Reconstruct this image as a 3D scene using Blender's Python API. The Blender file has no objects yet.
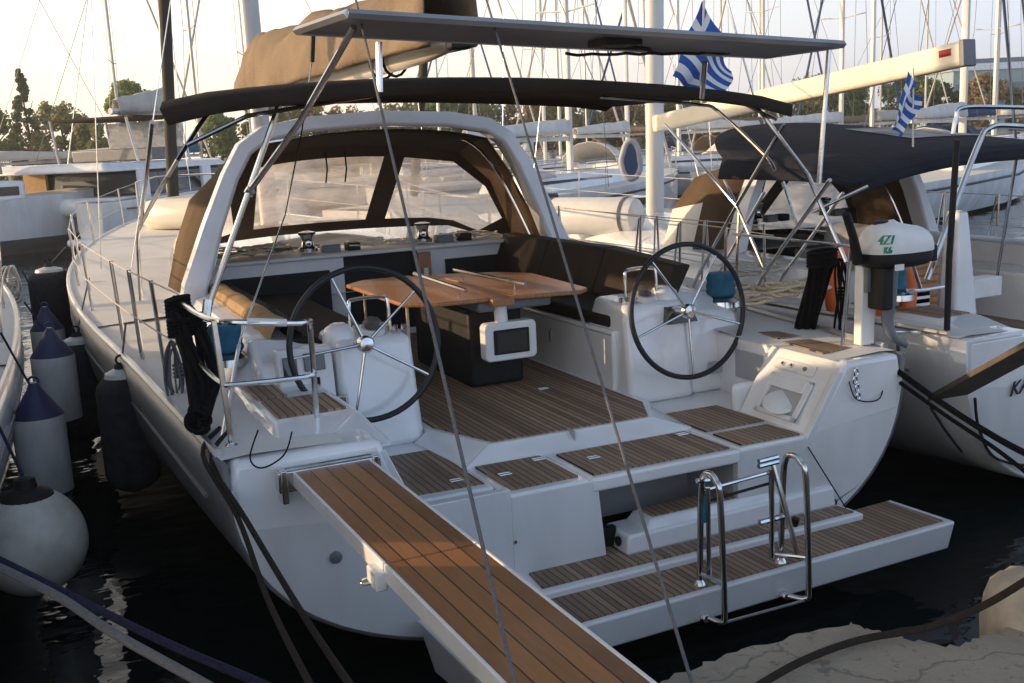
import bpy, math, random
from mathutils import Vector, Matrix
R = math.radians
random.seed(7)
sc = bpy.context.scene
COL = sc.collection

# ------------------------------------------------------------------ camera
F, CAM = 1057.3, Vector((-2.7859, -5.6923, 2.6126))
YAW, PITCH, ROLL = 0.4302, 0.1889, -0.0465
cy, sy = math.cos(YAW), math.sin(YAW)
fwd = Vector((sy*math.cos(PITCH), cy*math.cos(PITCH), -math.sin(PITCH)))
r0 = Vector((cy, -sy, 0)); u0 = r0.cross(fwd)
rgt = r0*math.cos(ROLL) + u0*math.sin(ROLL)
upv = -r0*math.sin(ROLL) + u0*math.cos(ROLL)
cd = bpy.data.cameras.new('camera'); cam = bpy.data.objects.new('camera', cd); COL.objects.link(cam)
cd.sensor_width = 36; cd.lens = F/1024*36; cd.clip_end = 3000; cd.clip_start = .05
M4 = Matrix((rgt, upv, -fwd)).transposed().to_4x4(); M4.translation = CAM
cam.matrix_world = M4; sc.camera = cam

def at(px, py, x=None, y=None, z=None, d=None):
    """point of the place seen at a pixel of the photograph, given one known world coordinate (or depth d)"""
    v = fwd + rgt*((px-512)/F) - upv*((py-341.5)/F)
    if x is not None: t = (x-CAM.x)/v.x
    elif y is not None: t = (y-CAM.y)/v.y
    elif z is not None: t = (z-CAM.z)/v.z
    else: t = d
    return CAM + v*t

# ------------------------------------------------------------------ materials
def newmat(name):
    m = bpy.data.materials.new(name); m.use_nodes = True
    nt = m.node_tree; b = nt.nodes['Principled BSDF']
    return m, nt, b
def nd(nt, typ, **k):
    n = nt.nodes.new(typ)
    for a, v in k.items(): setattr(n, a, v)
    return n
def noise(nt, scale, detail=4, rough=.55, coord='Object', stretch=None):
    tc = nd(nt, 'ShaderNodeTexCoord'); n = nd(nt, 'ShaderNodeTexNoise')
    n.inputs['Scale'].default_value = scale; n.inputs['Detail'].default_value = detail; n.inputs['Roughness'].default_value = rough
    if stretch:
        mp = nd(nt, 'ShaderNodeMapping'); mp.inputs['Scale'].default_value = stretch
        nt.links.new(tc.outputs[coord], mp.inputs[0]); nt.links.new(mp.outputs[0], n.inputs['Vector'])
    else: nt.links.new(tc.outputs[coord], n.inputs['Vector'])
    return n
def mixcol(nt, fac, a, b):
    m = nd(nt, 'ShaderNodeMix', data_type='RGBA')
    for i, v in ((0, fac), (6, a), (7, b)):
        if isinstance(v, bpy.types.NodeSocket): nt.links.new(v, m.inputs[i])
        elif i == 0: m.inputs[0].default_value = v
        else: m.inputs[i].default_value = (*v, 1)
    return m.outputs[2]
def ramp(nt, src, a, b):
    m = nd(nt, 'ShaderNodeMapRange'); m.inputs[1].default_value = a; m.inputs[2].default_value = b
    nt.links.new(src, m.inputs[0]); return m.outputs[0]
def bump(nt, b, src, strength, dist=.01):
    n = nd(nt, 'ShaderNodeBump'); n.inputs['Strength'].default_value = strength; n.inputs['Distance'].default_value = dist
    nt.links.new(src, n.inputs['Height']); nt.links.new(n.outputs[0], b.inputs['Normal']); return n
def mat(name, col, rough=.5, metal=0, col2=None, scale=6, bmp=0, bscale=60, coat=0, spec=None, stretch=None):
    m, nt, b = newmat(name)
    b.inputs['Roughness'].default_value = rough; b.inputs['Metallic'].default_value = metal
    b.inputs['Coat Weight'].default_value = coat
    if spec is not None: b.inputs['Specular IOR Level'].default_value = spec
    if col2:
        n = noise(nt, scale, stretch=stretch)
        nt.links.new(mixcol(nt, ramp(nt, n.outputs[0], .35, .68), col, col2), b.inputs['Base Color'])
    else: b.inputs['Base Color'].default_value = (*col, 1)
    if bmp:
        n2 = noise(nt, bscale, 3); bump(nt, b, n2.outputs[0], bmp)
    return m
MT = {}
MT['hull_shaded'] = mat('shade-darkened hull gelcoat', (.17,.168,.168), .35, col2=(.12,.115,.112), scale=2.0, coat=.0, spec=.35, stretch=(1,.35,2.5))  # shade on the topsides is put into this colour; the transom stays white
MT['gelcoat'] = mat('gelcoat', (.80,.805,.815), .18, col2=(.70,.705,.71), scale=2.3, coat=.6)
MT['deck'] = mat('nonskid deck', (.70,.69,.66), .6, col2=(.62,.61,.575), scale=2.2, bmp=.15, bscale=250)
MT['hull_white'] = mat('hull gelcoat', (.72,.73,.74), .16, col2=(.57,.565,.55), scale=2.2, coat=.5, stretch=(1,1,.3))
MT['steel'] = mat('stainless steel', (.72,.71,.69), .17, 1, col2=(.55,.54,.52), scale=9)
MT['alu'] = mat('anodised aluminium', (.62,.62,.62), .35, .85, col2=(.5,.5,.5), scale=4)
MT['mast'] = mat('white painted mast', (.72,.70,.66), .35, col2=(.60,.57,.52), scale=1.5, stretch=(3,3,.4))
MT['mastgrey'] = mat('weathered alloy mast', (.48,.47,.46), .4, .3, col2=(.36,.35,.34), scale=1.5, stretch=(3,3,.4))
MT['boom'] = mat('cream boom paint', (.78,.72,.60), .33, col2=(.70,.64,.52), scale=2)
MT['black'] = mat('black rubber', (.007,.007,.008), .6, spec=.3, col2=(.014,.014,.015), scale=14, bmp=.1)
MT['blackfab'] = mat('black fender sock', (.026,.026,.030), .95, col2=(.042,.042,.046), scale=12, bmp=.4, bscale=220, spec=.15)
MT['leather'] = mat('wheel leather', (.006,.007,.010), .5, bmp=.2, bscale=160)
MT['cushion'] = mat('dark brown cushion vinyl', (.020,.015,.012), .75, spec=.2, col2=(.032,.024,.018), scale=5, bmp=.2, bscale=40)
MT['cushion_tan'] = mat('tan cushion cloth', (.36,.24,.12), .85, col2=(.27,.17,.08), scale=9, bmp=.3, bscale=30)
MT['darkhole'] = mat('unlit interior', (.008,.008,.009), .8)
MT['plastic_white'] = mat('white plastic', (.74,.74,.73), .3, col2=(.68,.68,.66), scale=8)
MT['plastic_grey'] = mat('grey plastic', (.16,.17,.18), .45, col2=(.12,.13,.14), scale=8)
MT['screen'] = mat('display glass', (.045,.045,.04), .08, coat=.5)
MT['grille'] = mat('grey vent plastic', (.36,.37,.39), .5)
MT['fendwhite'] = mat('white fender vinyl', (.60,.60,.58), .42, col2=(.40,.39,.36), scale=4, stretch=(1,1,.5))
MT['fendblue'] = mat('blue fender end', (.012,.018,.065), .5, col2=(.02,.028,.085), scale=9)
MT['buoy'] = mat('ageing round fender vinyl', (.60,.57,.50), .42, col2=(.40,.37,.31), scale=4.5, bmp=.05)
MT['rope_grey'] = mat('grey braided rope', (.15,.145,.145), .9, col2=(.10,.10,.11), scale=90, bmp=.6, bscale=130)
MT['rope_navy'] = mat('navy braided rope', (.012,.015,.04), .95, spec=.15, col2=(.03,.032,.055), scale=90, bmp=.6, bscale=130)
MT['rope_black'] = mat('black rope', (.005,.005,.006), .95, spec=.1, col2=(.012,.012,.012), scale=80, bmp=.6, bscale=140)
MT['rope_brown'] = mat('old brown mooring rope', (.035,.026,.02), .95, spec=.15, col2=(.022,.018,.015), scale=70, bmp=.6, bscale=130)
MT['rope_tan'] = mat('cream running rope', (.72,.60,.42), .9, col2=(.5,.39,.26), scale=60, bmp=.5, bscale=130)
MT['rope_white'] = mat('white rope', (.62,.58,.52), .9, col2=(.45,.42,.38), scale=60)
MT['teal'] = mat('teal winch cover', (.012,.13,.21), .75, col2=(.008,.09,.15), scale=20, bmp=.3, bscale=60)
MT['orange'] = mat('orange buoy vinyl', (.75,.16,.03), .5, col2=(.6,.11,.02), scale=6)
MT['varnish'] = mat('varnished table teak', (.40,.18,.065), .42, col2=(.28,.12,.045), scale=5, coat=.05, stretch=(12,1.2,1))
MT['louvre'] = mat('varnished louvre wood', (.36,.17,.06), .35, col2=(.26,.11,.04), scale=6, stretch=(1,1,9))
MT['greenblack'] = mat('dark furled sail cloth', (.022,.024,.020), .85, col2=(.035,.03,.024), scale=3, bmp=.2, bscale=30)
MT['stone'] = mat('old limestone', (.42,.36,.28), .9, col2=(.26,.22,.17), scale=7, bmp=.7, bscale=22)
MT['caulk'] = mat('black caulking', (.012,.012,.012), .6)
MT['red'] = mat('red paint', (.45,.03,.02), .5)
MT['greenprint'] = mat('green lettering', (.01,.26,.14), .5)
MT['blueprint'] = mat('dark lettering', (.02,.022,.04), .5)
MT['faint'] = mat('faded hull lettering', (.20,.20,.22), .4)
MT['blue_soft'] = mat('blue canvas', (.03,.06,.13), .85, col2=(.045,.08,.16), scale=4)
MT['flagblue'] = mat('flag blue', (.02,.09,.36), .8)
MT['flagwhite'] = mat('flag white', (.72,.72,.72), .8)
MT['whitecanvas'] = mat('white canvas', (.72,.70,.66), .85, col2=(.62,.59,.54), scale=3)
MT['windowdark'] = mat('dark tinted glazing', (.03,.035,.04), .08, coat=.4)
MT['dinghy'] = mat('grey inflatable fabric', (.42,.42,.42), .6, col2=(.34,.34,.34), scale=5)
MT['bark'] = mat('bark', (.09,.065,.045), .95, col2=(.05,.035,.025), scale=5)

def fabric(name, c1, c2, trans, scale=3, bmp=.25):
    m, nt, b = newmat(name)
    n = noise(nt, scale); c = mixcol(nt, ramp(nt, n.outputs[0], .35, .7), c1, c2)
    nt.links.new(c, b.inputs['Base Color']); b.inputs['Roughness'].default_value = .9; b.inputs['Specular IOR Level'].default_value = .2
    w = noise(nt, 14, 3, stretch=(1,1,3)); bump(nt, b, w.outputs[0], bmp, .03)
    t = nd(nt, 'ShaderNodeBsdfTranslucent'); nt.links.new(c, t.inputs[0])
    mx = nd(nt, 'ShaderNodeMixShader'); mx.inputs[0].default_value = trans
    nt.links.new(b.outputs[0], mx.inputs[1]); nt.links.new(t.outputs[0], mx.inputs[2])
    nt.links.new(mx.outputs[0], nt.nodes['Material Output'].inputs[0]); return m
MT['bimini'] = fabric('dark brown bimini canvas', (.030,.022,.018), (.042,.032,.025), .12)
MT['dodger'] = fabric('brown sprayhood canvas', (.15,.105,.066), (.105,.072,.045), .28)
MT['dodgerdark'] = fabric('dark sprayhood canvas', (.035,.026,.02), (.045,.034,.026), .08)
MT['navy'] = fabric('navy bimini canvas', (.015,.017,.025), (.022,.024,.033), .05)
MT['tan'] = fabric('tan sail bag canvas', (.245,.19,.135), (.17,.13,.09), .10, 1.6, .3)
MT['sailwhite'] = fabric('white sail cloth', (.66,.63,.57), (.55,.51,.45), .2, 2, .6)

def vinyl(name, tint, op):
    m, nt, b = newmat(name)
    b.inputs['Base Color'].default_value = (*tint, 1); b.inputs['Roughness'].default_value = .25
    tr = nd(nt, 'ShaderNodeBsdfTransparent'); tr.inputs[0].default_value = (.86,.84,.83,1)
    n = noise(nt, 2.6, 3, stretch=(1,1,2.5)); f = nd(nt, 'ShaderNodeMapRange'); f.inputs[1].default_value = .3; f.inputs[2].default_value = .7
    f.inputs[3].default_value = op*.6; f.inputs[4].default_value = op*1.4; nt.links.new(n.outputs[0], f.inputs[0])
    mx = nd(nt, 'ShaderNodeMixShader'); nt.links.new(f.outputs[0], mx.inputs[0])
    tl = nd(nt, 'ShaderNodeBsdfTranslucent'); tl.inputs[0].default_value = (*tint, 1); m2 = nd(nt, 'ShaderNodeMixShader'); m2.inputs[0].default_value = .6
    nt.links.new(b.outputs[0], m2.inputs[1]); nt.links.new(tl.outputs[0], m2.inputs[2])
    nt.links.new(tr.outputs[0], mx.inputs[1]); nt.links.new(m2.outputs[0], mx.inputs[2])
    n2 = noise(nt, 5, 2); bump(nt, b, n2.outputs[0], .3, .03)
    nt.links.new(mx.outputs[0], nt.nodes['Material Output'].inputs[0]); return m
MT['vinyl'] = vinyl('clear window vinyl', (.80,.76,.73), .47)
MT['vinylwhite'] = vinyl('clouded window vinyl', (.62,.64,.66), .8)
MT['glassdome'] = vinyl('clear plastic dome', (.3,.3,.3), .4)

def planks(name, w, c1, c2, caulk, rough, axis=0, off=0., cw=.09, coat=0):
    m, nt, b = newmat(name); b.inputs['Roughness'].default_value = rough; b.inputs['Coat Weight'].default_value = coat
    tc = nd(nt, 'ShaderNodeTexCoord'); sp = nd(nt, 'ShaderNodeSeparateXYZ'); nt.links.new(tc.outputs['Object'], sp.inputs[0])
    def mth(op, a, v=None, c=None):
        n = nd(nt, 'ShaderNodeMath', operation=op); nt.links.new(a, n.inputs[0])
        if v is not None: n.inputs[1].default_value = v
        if c is not None: n.inputs[2].default_value = c
        return n.outputs[0]
    u = mth('MULTIPLY_ADD', sp.outputs[axis], 1/w, 100+off)
    fr = mth('FRACT', u); fl = mth('FLOOR', u)
    d = mth('ABSOLUTE', mth('SUBTRACT', fr, .5))
    mask = mth('GREATER_THAN', d, .5-cw/2)
    wn = nd(nt, 'ShaderNodeTexWhiteNoise', noise_dimensions='1D'); nt.links.new(fl, wn.inputs['W'])
    st = (8,1.2,1) if axis == 0 else (1.2,8,1)
    n = noise(nt, 6, 5, .65, stretch=st)
    ad = nd(nt, 'ShaderNodeMath', operation='ADD'); nt.links.new(wn.outputs[0], ad.inputs[0]); nt.links.new(n.outputs[0], ad.inputs[1])
    c = mixcol(nt, ramp(nt, ad.outputs[0], .45, 1.35), c1, c2)
    big = noise(nt, 1.6, 3); c = mixcol(nt, ramp(nt, big.outputs[0], .45, .75), c, tuple(v*.72 for v in c1))
    nt.links.new(mixcol(nt, mask, c, caulk), b.inputs['Base Color'])
    inv = mth('SUBTRACT', mask, 0.); sb = nd(nt, 'ShaderNodeMath', operation='MULTIPLY_ADD'); nt.links.new(mask, sb.inputs[0]); sb.inputs[1].default_value = -1.; sb.inputs[2].default_value = 1.
    s2 = nd(nt, 'ShaderNodeMath', operation='MULTIPLY_ADD'); nt.links.new(n.outputs[0], s2.inputs[0]); s2.inputs[1].default_value = .25; nt.links.new(sb.outputs[0], s2.inputs[2])
    bump(nt, b, s2.outputs[0], .5, .003); return m
MT['teak'] = planks('weathered teak decking', .040, (.36,.235,.145), (.175,.112,.07), (.016,.013,.011), .6, cw=.16)
MT['teakgang'] = planks('oiled teak boards', .0715, (.36,.155,.050), (.16,.070,.026), (.010,.008,.007), .42, cw=.075, off=.5, coat=.12)

# ------------------------------------------------------------------ mesh helpers
class MB:
    def __init__(s): s.v = []; s.f = []; s.m = []; s.mi = 0
    def add(s, vs, fs):
        o = len(s.v); s.v += [Vector(p) for p in vs]
        for f in fs: s.f.append([o+i for i in f]); s.m.append(s.mi)
        return s
    def hexa(s, p): # 8 points: bottom 4 ccw, top 4
        return s.add(p, [(0,3,2,1),(4,5,6,7),(0,1,5,4),(1,2,6,5),(2,3,7,6),(3,0,4,7)])
    def box(s, x0, x1, y0, y1, z0, z1):
        return s.hexa([(x0,y0,z0),(x1,y0,z0),(x1,y1,z0),(x0,y1,z0),(x0,y0,z1),(x1,y0,z1),(x1,y1,z1),(x0,y1,z1)])
    def prism(s, A, B):
        n = len(A); vs = list(A)+list(B)
        return s.add(vs, [tuple(range(n))[::-1], tuple(range(n, 2*n))]+[(i,(i+1)%n,n+(i+1)%n,n+i) for i in range(n)])
    def slab(s, poly, z0, z1): # poly of (x,y)
        return s.prism([(p[0],p[1],z0) for p in poly], [(p[0],p[1],z1) for p in poly])
    def exy(s, poly, y0, y1): # poly of (x,z) extruded along y
        return s.prism([(p[0],y0,p[1]) for p in poly], [(p[0],y1,p[1]) for p in poly])
    def tube(s, pts, r, n=8, smooth=0, closed=False, sq=1.):
        pts = [Vector(p) for p in pts]
        if smooth: pts = spline(pts, smooth, closed)
        rs = r if isinstance(r, (list, tuple)) else None
        N = len(pts); rings = []; up = None
        for i, p in enumerate(pts):
            if closed: t = pts[(i+1) % N]-pts[i-1]
            else: t = pts[min(i+1, N-1)]-pts[max(i-1, 0)]
            if t.length < 1e-9: t = Vector((0,0,1))
            t.normalize()
            if up is None: up = Vector((0,0,1)) if abs(t.z) < .9 else Vector((1,0,0))
            a = t.cross(up)
            if a.length < 1e-4: a = t.cross(Vector((1,0,0)))
            a.normalize(); b = a.cross(t); up = b
            rr = rs[0]+(rs[-1]-rs[0])*i/max(N-1,1) if rs and len(rs) != N else (rs[i] if rs else r)
            rings.append([p+a*rr*math.cos(2*math.pi*k/n)*sq+b*rr*math.sin(2*math.pi*k/n) for k in range(n)])
        vs = [q for g in rings for q in g]; fs = []
        for i in range(N if closed else N-1):
            j = (i+1) % N
            for k in range(n): fs.append((i*n+k, i*n+(k+1)%n, j*n+(k+1)%n, j*n+k))
        if not closed: fs += [tuple(range(n))[::-1], tuple(range((N-1)*n, N*n))]
        return s.add(vs, fs)
    def lathe(s, prof, c, ax=(0,0,1), n=20):
        ax = Vector(ax).normalized(); a = ax.orthogonal().normalized(); b = ax.cross(a); c = Vector(c)
        vs = []; N = len(prof)
        for r_, h in prof:
            for k in range(n):
                t = 2*math.pi*k/n; vs.append(c+ax*h+(a*math.cos(t)+b*math.sin(t))*max(r_, 1e-4))
        fs = [(i*n+k, i*n+(k+1)%n, (i+1)*n+(k+1)%n, (i+1)*n+k) for i in range(N-1) for k in range(n)]
        fs += [tuple(range(n))[::-1], tuple(range((N-1)*n, N*n))]
        return s.add(vs, fs)
    def grid(s, rows, mats=None):
        o = len(s.v); W = len(rows[0])
        for r_ in rows: s.v += [Vector(p) for p in r_]
        for i in range(len(rows)-1):
            for k in range(W-1):
                s.f.append([o+i*W+k, o+i*W+k+1, o+(i+1)*W+k+1, o+(i+1)*W+k]); s.m.append(mats(i, k) if mats else s.mi)
        return s
    def build(s, name, m, parent=None, bevel=0, solid=0, angle=38, sub=0, flat=False, smoothall=False):
        me = bpy.data.meshes.new(name); me.from_pydata([tuple(v) for v in s.v], [], s.f)
        ms = m if isinstance(m, (list, tuple)) else [m]
        for q in ms: me.materials.append(MT[q] if isinstance(q, str) else q)
        for p, i in zip(me.polygons, s.m): p.material_index = i
        me.validate(); me.update()
        if not flat:
            me.polygons.foreach_set('use_smooth', [True]*len(me.polygons))
            if not smoothall: me.set_sharp_from_angle(angle=R(angle))
        o = bpy.data.objects.new(name, me); COL.objects.link(o)
        if parent is not None: o.parent = parent
        if solid:
            q = o.modifiers.new('solid', 'SOLIDIFY'); q.thickness = solid; q.offset = 0
        if bevel:
            q = o.modifiers.new('bevel', 'BEVEL'); q.width = bevel; q.segments = 3; q.limit_method = 'ANGLE'; q.angle_limit = R(35)
        if sub:
            q = o.modifiers.new('sub', 'SUBSURF'); q.levels = sub; q.render_levels = sub
        return o
def spline(pts, k, closed=False):
    out = []; N = len(pts)
    for i in range(N if closed else N-1):
        if closed: p0, p1, p2, p3 = pts[i-1], pts[i], pts[(i+1)%N], pts[(i+2)%N]
        else: p0, p1, p2, p3 = pts[max(i-1,0)], pts[i], pts[i+1], pts[min(i+2,N-1)]
        for j in range(k):
            t = j/k
            out.append(.5*((2*p1)+(p2-p0)*t+(2*p0-5*p1+4*p2-p3)*t*t+(3*p1-p0-3*p2+p3)*t**3))
    if not closed: out.append(pts[-1])
    return out
def tag(o, label=None, cat=None, group=None, kind=None):
    if label: o['label'] = label
    if cat: o['category'] = cat
    if group: o['group'] = group
    if kind: o['kind'] = kind
    return o
def rebase(o):
    """move a single-mesh thing's origin to its base"""
    vs = [v.co for v in o.data.vertices]
    c = Vector(((min(v.x for v in vs)+max(v.x for v in vs))/2, (min(v.y for v in vs)+max(v.y for v in vs))/2, min(v.z for v in vs)))
    o.data.transform(Matrix.Translation(-c)); o.location = c; return o
def empty(name, loc=(0,0,0), rz=0):
    o = bpy.data.objects.new(name, None); COL.objects.link(o); o.location = loc; o.rotation_euler.z = rz; o.empty_display_size = .3; return o
def child(o, root):
    """parent keeping mesh coordinates given in world space"""
    o.parent = root; o.matrix_parent_inverse = Matrix.Identity(4)
    o.data.transform(Matrix.LocRotScale(root.location, root.rotation_euler, None).inverted()); return o
def sag(a, b, s, n=8):
    a, b = Vector(a), Vector(b); return [a.lerp(b, i/n)-Vector((0,0,s*4*(i/n)*(1-i/n))) for i in range(n+1)]
def text_mb(txt, size, origin, xdir, ydir, shear=.3, ext=.002):
    cu = bpy.data.curves.new('lettering', 'FONT'); cu.body = txt; cu.size = size; cu.shear = shear; cu.extrude = ext
    o = bpy.data.objects.new('lettering', cu); COL.objects.link(o)
    me = bpy.data.meshes.new_from_object(o.evaluated_get(bpy.context.evaluated_depsgraph_get()))
    xd = Vector(xdir).normalized(); yd = Vector(ydir); yd = (yd-xd*yd.dot(xd)).normalized(); zd = xd.cross(yd); og = Vector(origin)
    mb = MB(); mb.add([og+xd*v.co.x+yd*v.co.y+zd*v.co.z for v in me.vertices], [tuple(p.vertices) for p in me.polygons])
    bpy.data.objects.remove(o); bpy.data.curves.remove(cu); bpy.data.meshes.remove(me)
    return mb

# ------------------------------------------------------------------ hull shape shared by the three big yachts
KN = [(-1,2.0,1.25,.10),(0,2.09,1.255,.02),(2,2.26,1.27,-.12),(4,2.38,1.29,-.25),(6,2.39,1.32,-.35),(8,2.25,1.37,-.4),(10,1.92,1.44,-.4),(12,1.32,1.53,-.3),(13.2,.82,1.58,-.15),(14.2,.32,1.62,.2),(14.7,.03,1.64,.6)]
def hull_at(y):
    for a, b in zip(KN, KN[1:]):
        if y <= b[0]:
            i = KN.index(a); p0 = KN[max(i-1,0)]; p3 = KN[min(i+2,len(KN)-1)]
            t = (y-a[0])/(b[0]-a[0]); out = []
            for k in (1,2,3):
                m1 = (b[k]-p0[k])/(b[0]-p0[0])*(b[0]-a[0]); m2 = (p3[k]-a[k])/(p3[0]-a[0])*(b[0]-a[0])
                out.append((2*t**3-3*t*t+1)*a[k]+(t**3-2*t*t+t)*m1+(-2*t**3+3*t*t)*b[k]+(t**3-t*t)*m2)
            return out
    return KN[-1][1:]
NE = 2.6
def xoff(y):
    return -.085*min(max((1.4-y)/2.2, 0), 1)
def sec(y, n=14):
    hb, zs, zb = hull_at(y); hb = max(hb, .02)
    half = []
    for i in range(n+1):
        t = (math.pi/2)*(1-i/n)   # from keel to sheer
        half.append((hb*math.cos(math.pi/2-t)**(2/NE) if False else hb*abs(math.sin(math.pi/2*i/n))**(2/NE), zs-(zs-zb)*abs(math.cos(math.pi/2*i/n))**(2/NE)))
    return half
def zsec(x, y=-1.):
    hb, zs, zb = hull_at(y); return zs-(zs-zb)*(1-min(abs(x)/hb,1)**NE)**(1/NE)

def yacht(root, o):
    P = root
    big = o.get('big', True)
    # hull shell
    ys = [-1,-.7,-.3]+[i*.6 for i in range(0, 24)]+[14.1,14.4,14.7]
    rows = []
    for y in ys:
        h = sec(y); rows.append([(-a+xoff(y), y-(.05 if y == -1 else 0), b) for a, b in reversed(h)]+[(a+xoff(y), y-(.05 if y == -1 else 0), b) for a, b in h[1:]])
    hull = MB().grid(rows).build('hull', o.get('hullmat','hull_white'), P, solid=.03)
    # transom
    t = MB(); Y0, Y1 = -1.05, -1.0
    def lowcurve(x0, x1, n=14): return [(x0+(x1-x0)*i/n, zsec(x0+(x1-x0)*i/n)) for i in range(n+1)]
    def corner(s): return [(s*hull_at(-1)[0]*math.sin(math.pi/2*i/12)**(2/NE), zsec(1)+(0)) for i in range(0)]
    def edge(s, x0):
        out = []
        for i in range(0, 29):
            a = math.pi/2*i/28; x = 2.0*math.sin(a)**(2/NE); z = 1.25-1.15*max(math.cos(a), 0)**(2/NE)
            if x > x0: out.append((s*x-.085, z))
        return [(s*x0, zsec(x0))]+out
    if o.get('open', True):
        t.exy([(-.70,.88)]+[(-1.20,.88),(-1.34,1.20)]+[q_ for q_ in edge(-1,.70)[::-1] if q_[1] < 1.2], Y0, Y1)
        t.exy([q_ for q_ in edge(1,.70) if q_[1] < 1.2]+[(1.42,1.20),(1.19,.84),(.70,.84)], Y0, Y1)
        t.exy([(-.70,zsec(.7)),(-.70,.84),(-.20,.84),(-.16,.42),(-.16,zsec(.2))], Y0, Y1)
        t.exy([(-.16,zsec(.2)),(-.16,.40),(.70,.40),(.70,zsec(.7)),(.3,zsec(.3))], Y0, Y1)
    else:
        e = edge(1,.0); t.exy(e+[(1.47,1.25),(1.3,.95),(-1.3,.95),(-1.47,1.25)]+edge(-1,.0)[::-1][:-1], Y0, Y1)
    t.build('transom', 'hull_white', P, bevel=.012)
    # toe rail and stripe
    for s in (-1,1):
        MB().tube([(s*(hull_at(y)[0]-.005)+xoff(y), y, hull_at(y)[1]+.02) for y in [-.9+i*.5 for i in range(31)]+[14.6]], .022, 6).build('toe_rail', 'alu', P)
        MB().tube([(s*(2.0*1+hull_at(y)[0]-2.0+.002)+xoff(y), y, hull_at(y)[1]-.27) for y in [-.6+i*.5 for i in range(30)]], .011, 6).build('cove_stripe', 'plastic_grey', P)
        MB().tube([(s*(hull_at(y)[0]*((max(0,1-((hull_at(y)[1]-.18)/(hull_at(y)[1]-hull_at(y)[2]))**NE))**(1/NE))+.004)+xoff(y), y, .18) for y in [-.9+i*.5 for i in range(28)]], .012, 6).build('boot_stripe', 'blueprint', P)
    # deck forward, side decks
    yy = [3.2+i*.5 for i in range(23)]+[14.6]
    dk = MB().grid([[(hull_at(y)[0]*u, y, hull_at(y)[1]+.02+.07*(1-u*u)) for u in (-1,-.8,-.5,0,.5,.8,1)] for y in yy])
    for s in (-1,1):
        q = [-.98+i*.44 for i in range(11)]
        dk.grid([[(s*hull_at(y)[0]+xoff(y), y, hull_at(y)[1]+.005), (s*(hull_at(y)[0]-.12)+xoff(y), y, hull_at(y)[1]+.015), (s*1.45, y, 1.25 if y < .3 else hull_at(y)[1]+.03)] for y in q])
    dk.build('deck', 'deck', P)
    # coachroof
    prof = [(3.3,1.42,1.67),(5,1.30,1.78),(7,1.1,1.76),(9,.8,1.68),(10.5,.45,1.55),(10.9,.3,1.5)]
    rows = []
    for y, w, z in prof:
        zb = hull_at(y)[1]
        rows.append([(-w-.18,y,zb),(-w-.06,y,z-.10),(-w+.08,y,z-.02),(0,y,z+.02),(w-.08,y,z-.02),(w+.06,y,z-.10),(w+.18,y,zb)])
    cr = MB().grid(rows); cr.f.append([len(cr.v)-7+i for i in range(7)]); cr.m.append(0)
    cr = cr.build('coachroof', 'gelcoat', P)
    for s in (-1,1):
        w = MB(); A = []; B = []
        for y in (4.2,4.6,5.4,6.4,7.2,7.6):
            k = next(i for i in range(len(prof)-1) if prof[i+1][0] >= y); a, b = prof[k], prof[k+1]; tt = (y-a[0])/(b[0]-a[0])
            ww = a[1]+(b[1]-a[1])*tt; zz = a[2]+(b[2]-a[2])*tt; zb = hull_at(y)[1]; h = .07 if 4.3 < y < 7.5 else .02
            def q(f): return (s*(ww+.18-.12*f+.008), y, zb+(zz-.10-zb)*f)
            A.append(q(.5+h*3)); B.append(q(.5-h*3.2))
        w.grid([A,B]).build('window', 'windowdark', cr, solid=.006)
    for (hx, hy) in ((0,8.2),(-.35,5.9),(.35,5.9)):
        MB().box(hx-.22, hx+.22, hy-.22, hy+.22, 1.74, 1.835).build('hatch', 'windowdark', P, bevel=.03)
    # cockpit: sole, seats, coamings
    zt = .94
    MB().slab([(-.52,-.42),(.53,-.44),(.72,-.1),(.72,3.3),(-.72,3.3),(-.72,.1)], .5, zt-.006).build('cockpit_sole', 'gelcoat', P)
    MB().slab([(-.50,-.39),(.51,-.42),(.66,-.12),(.66,3.28),(-.66,3.28),(-.68,.08)], zt-.006, zt+.002).build('sole_teak', 'teak', P)
    rp = MB()   # the white riser between the sole and the aft pads
    rp.hexa([(-.72,-.52,.5),(.72,-.54,.5),(.53,-.42,.5),(-.52,-.40,.5),(-.72,-.52,.862),(.72,-.54,.862),(.53,-.42,.934),(-.52,-.40,.934)])
    rp.hexa([(-.74,-.52,.5),(-.52,-.40,.5),(-.70,.10,.5),(-.80,.10,.5),(-.74,-.52,.862),(-.52,-.40,.934),(-.70,.10,.934),(-.80,.10,.862)])
    rp.hexa([(.52,-.42,.5),(.74,-.54,.5),(.80,.0,.5),(.70,.0,.5),(.52,-.42,.934),(.74,-.54,.862),(.80,.0,.862),(.70,.0,.934)])
    rp.build('sole_riser', 'gelcoat', P)
    if o.get('open', True):
        fl = MB(); fl.box(-1.4,-.72,-.89,.25,.5,.856); fl.build('port_helm_floor', 'gelcoat', P, bevel=.015)
        MB().slab([(.725,-1.035),(1.2,-1.035),(1.5,-.3),(1.5,.25),(.725,.25)], .5, .852).build('starboard_helm_floor', 'gelcoat', P, bevel=.015)
        # closed locker under the narrow pad
        b = MB(); b.hexa([(-.715,-1.0,.42),(-.16,-.93,.42),(-.16,-.5,.42),(-.715,-.5,.42),(-.715,-1.03,.72),(-.24,-1.02,.72),(-.24,-.5,.72),(-.715,-.5,.72)])
        b.box(-.715,-.245,-1.045,-.5,.745,.852); b.build('stern_locker', 'gelcoat', P, bevel=.014)
        # hinged seat over the recess
        seat = MB().box(-.238,.718,-1.055,-.53,.775,.852).build('stern_seat', 'gelcoat', P, bevel=.016)
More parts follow.
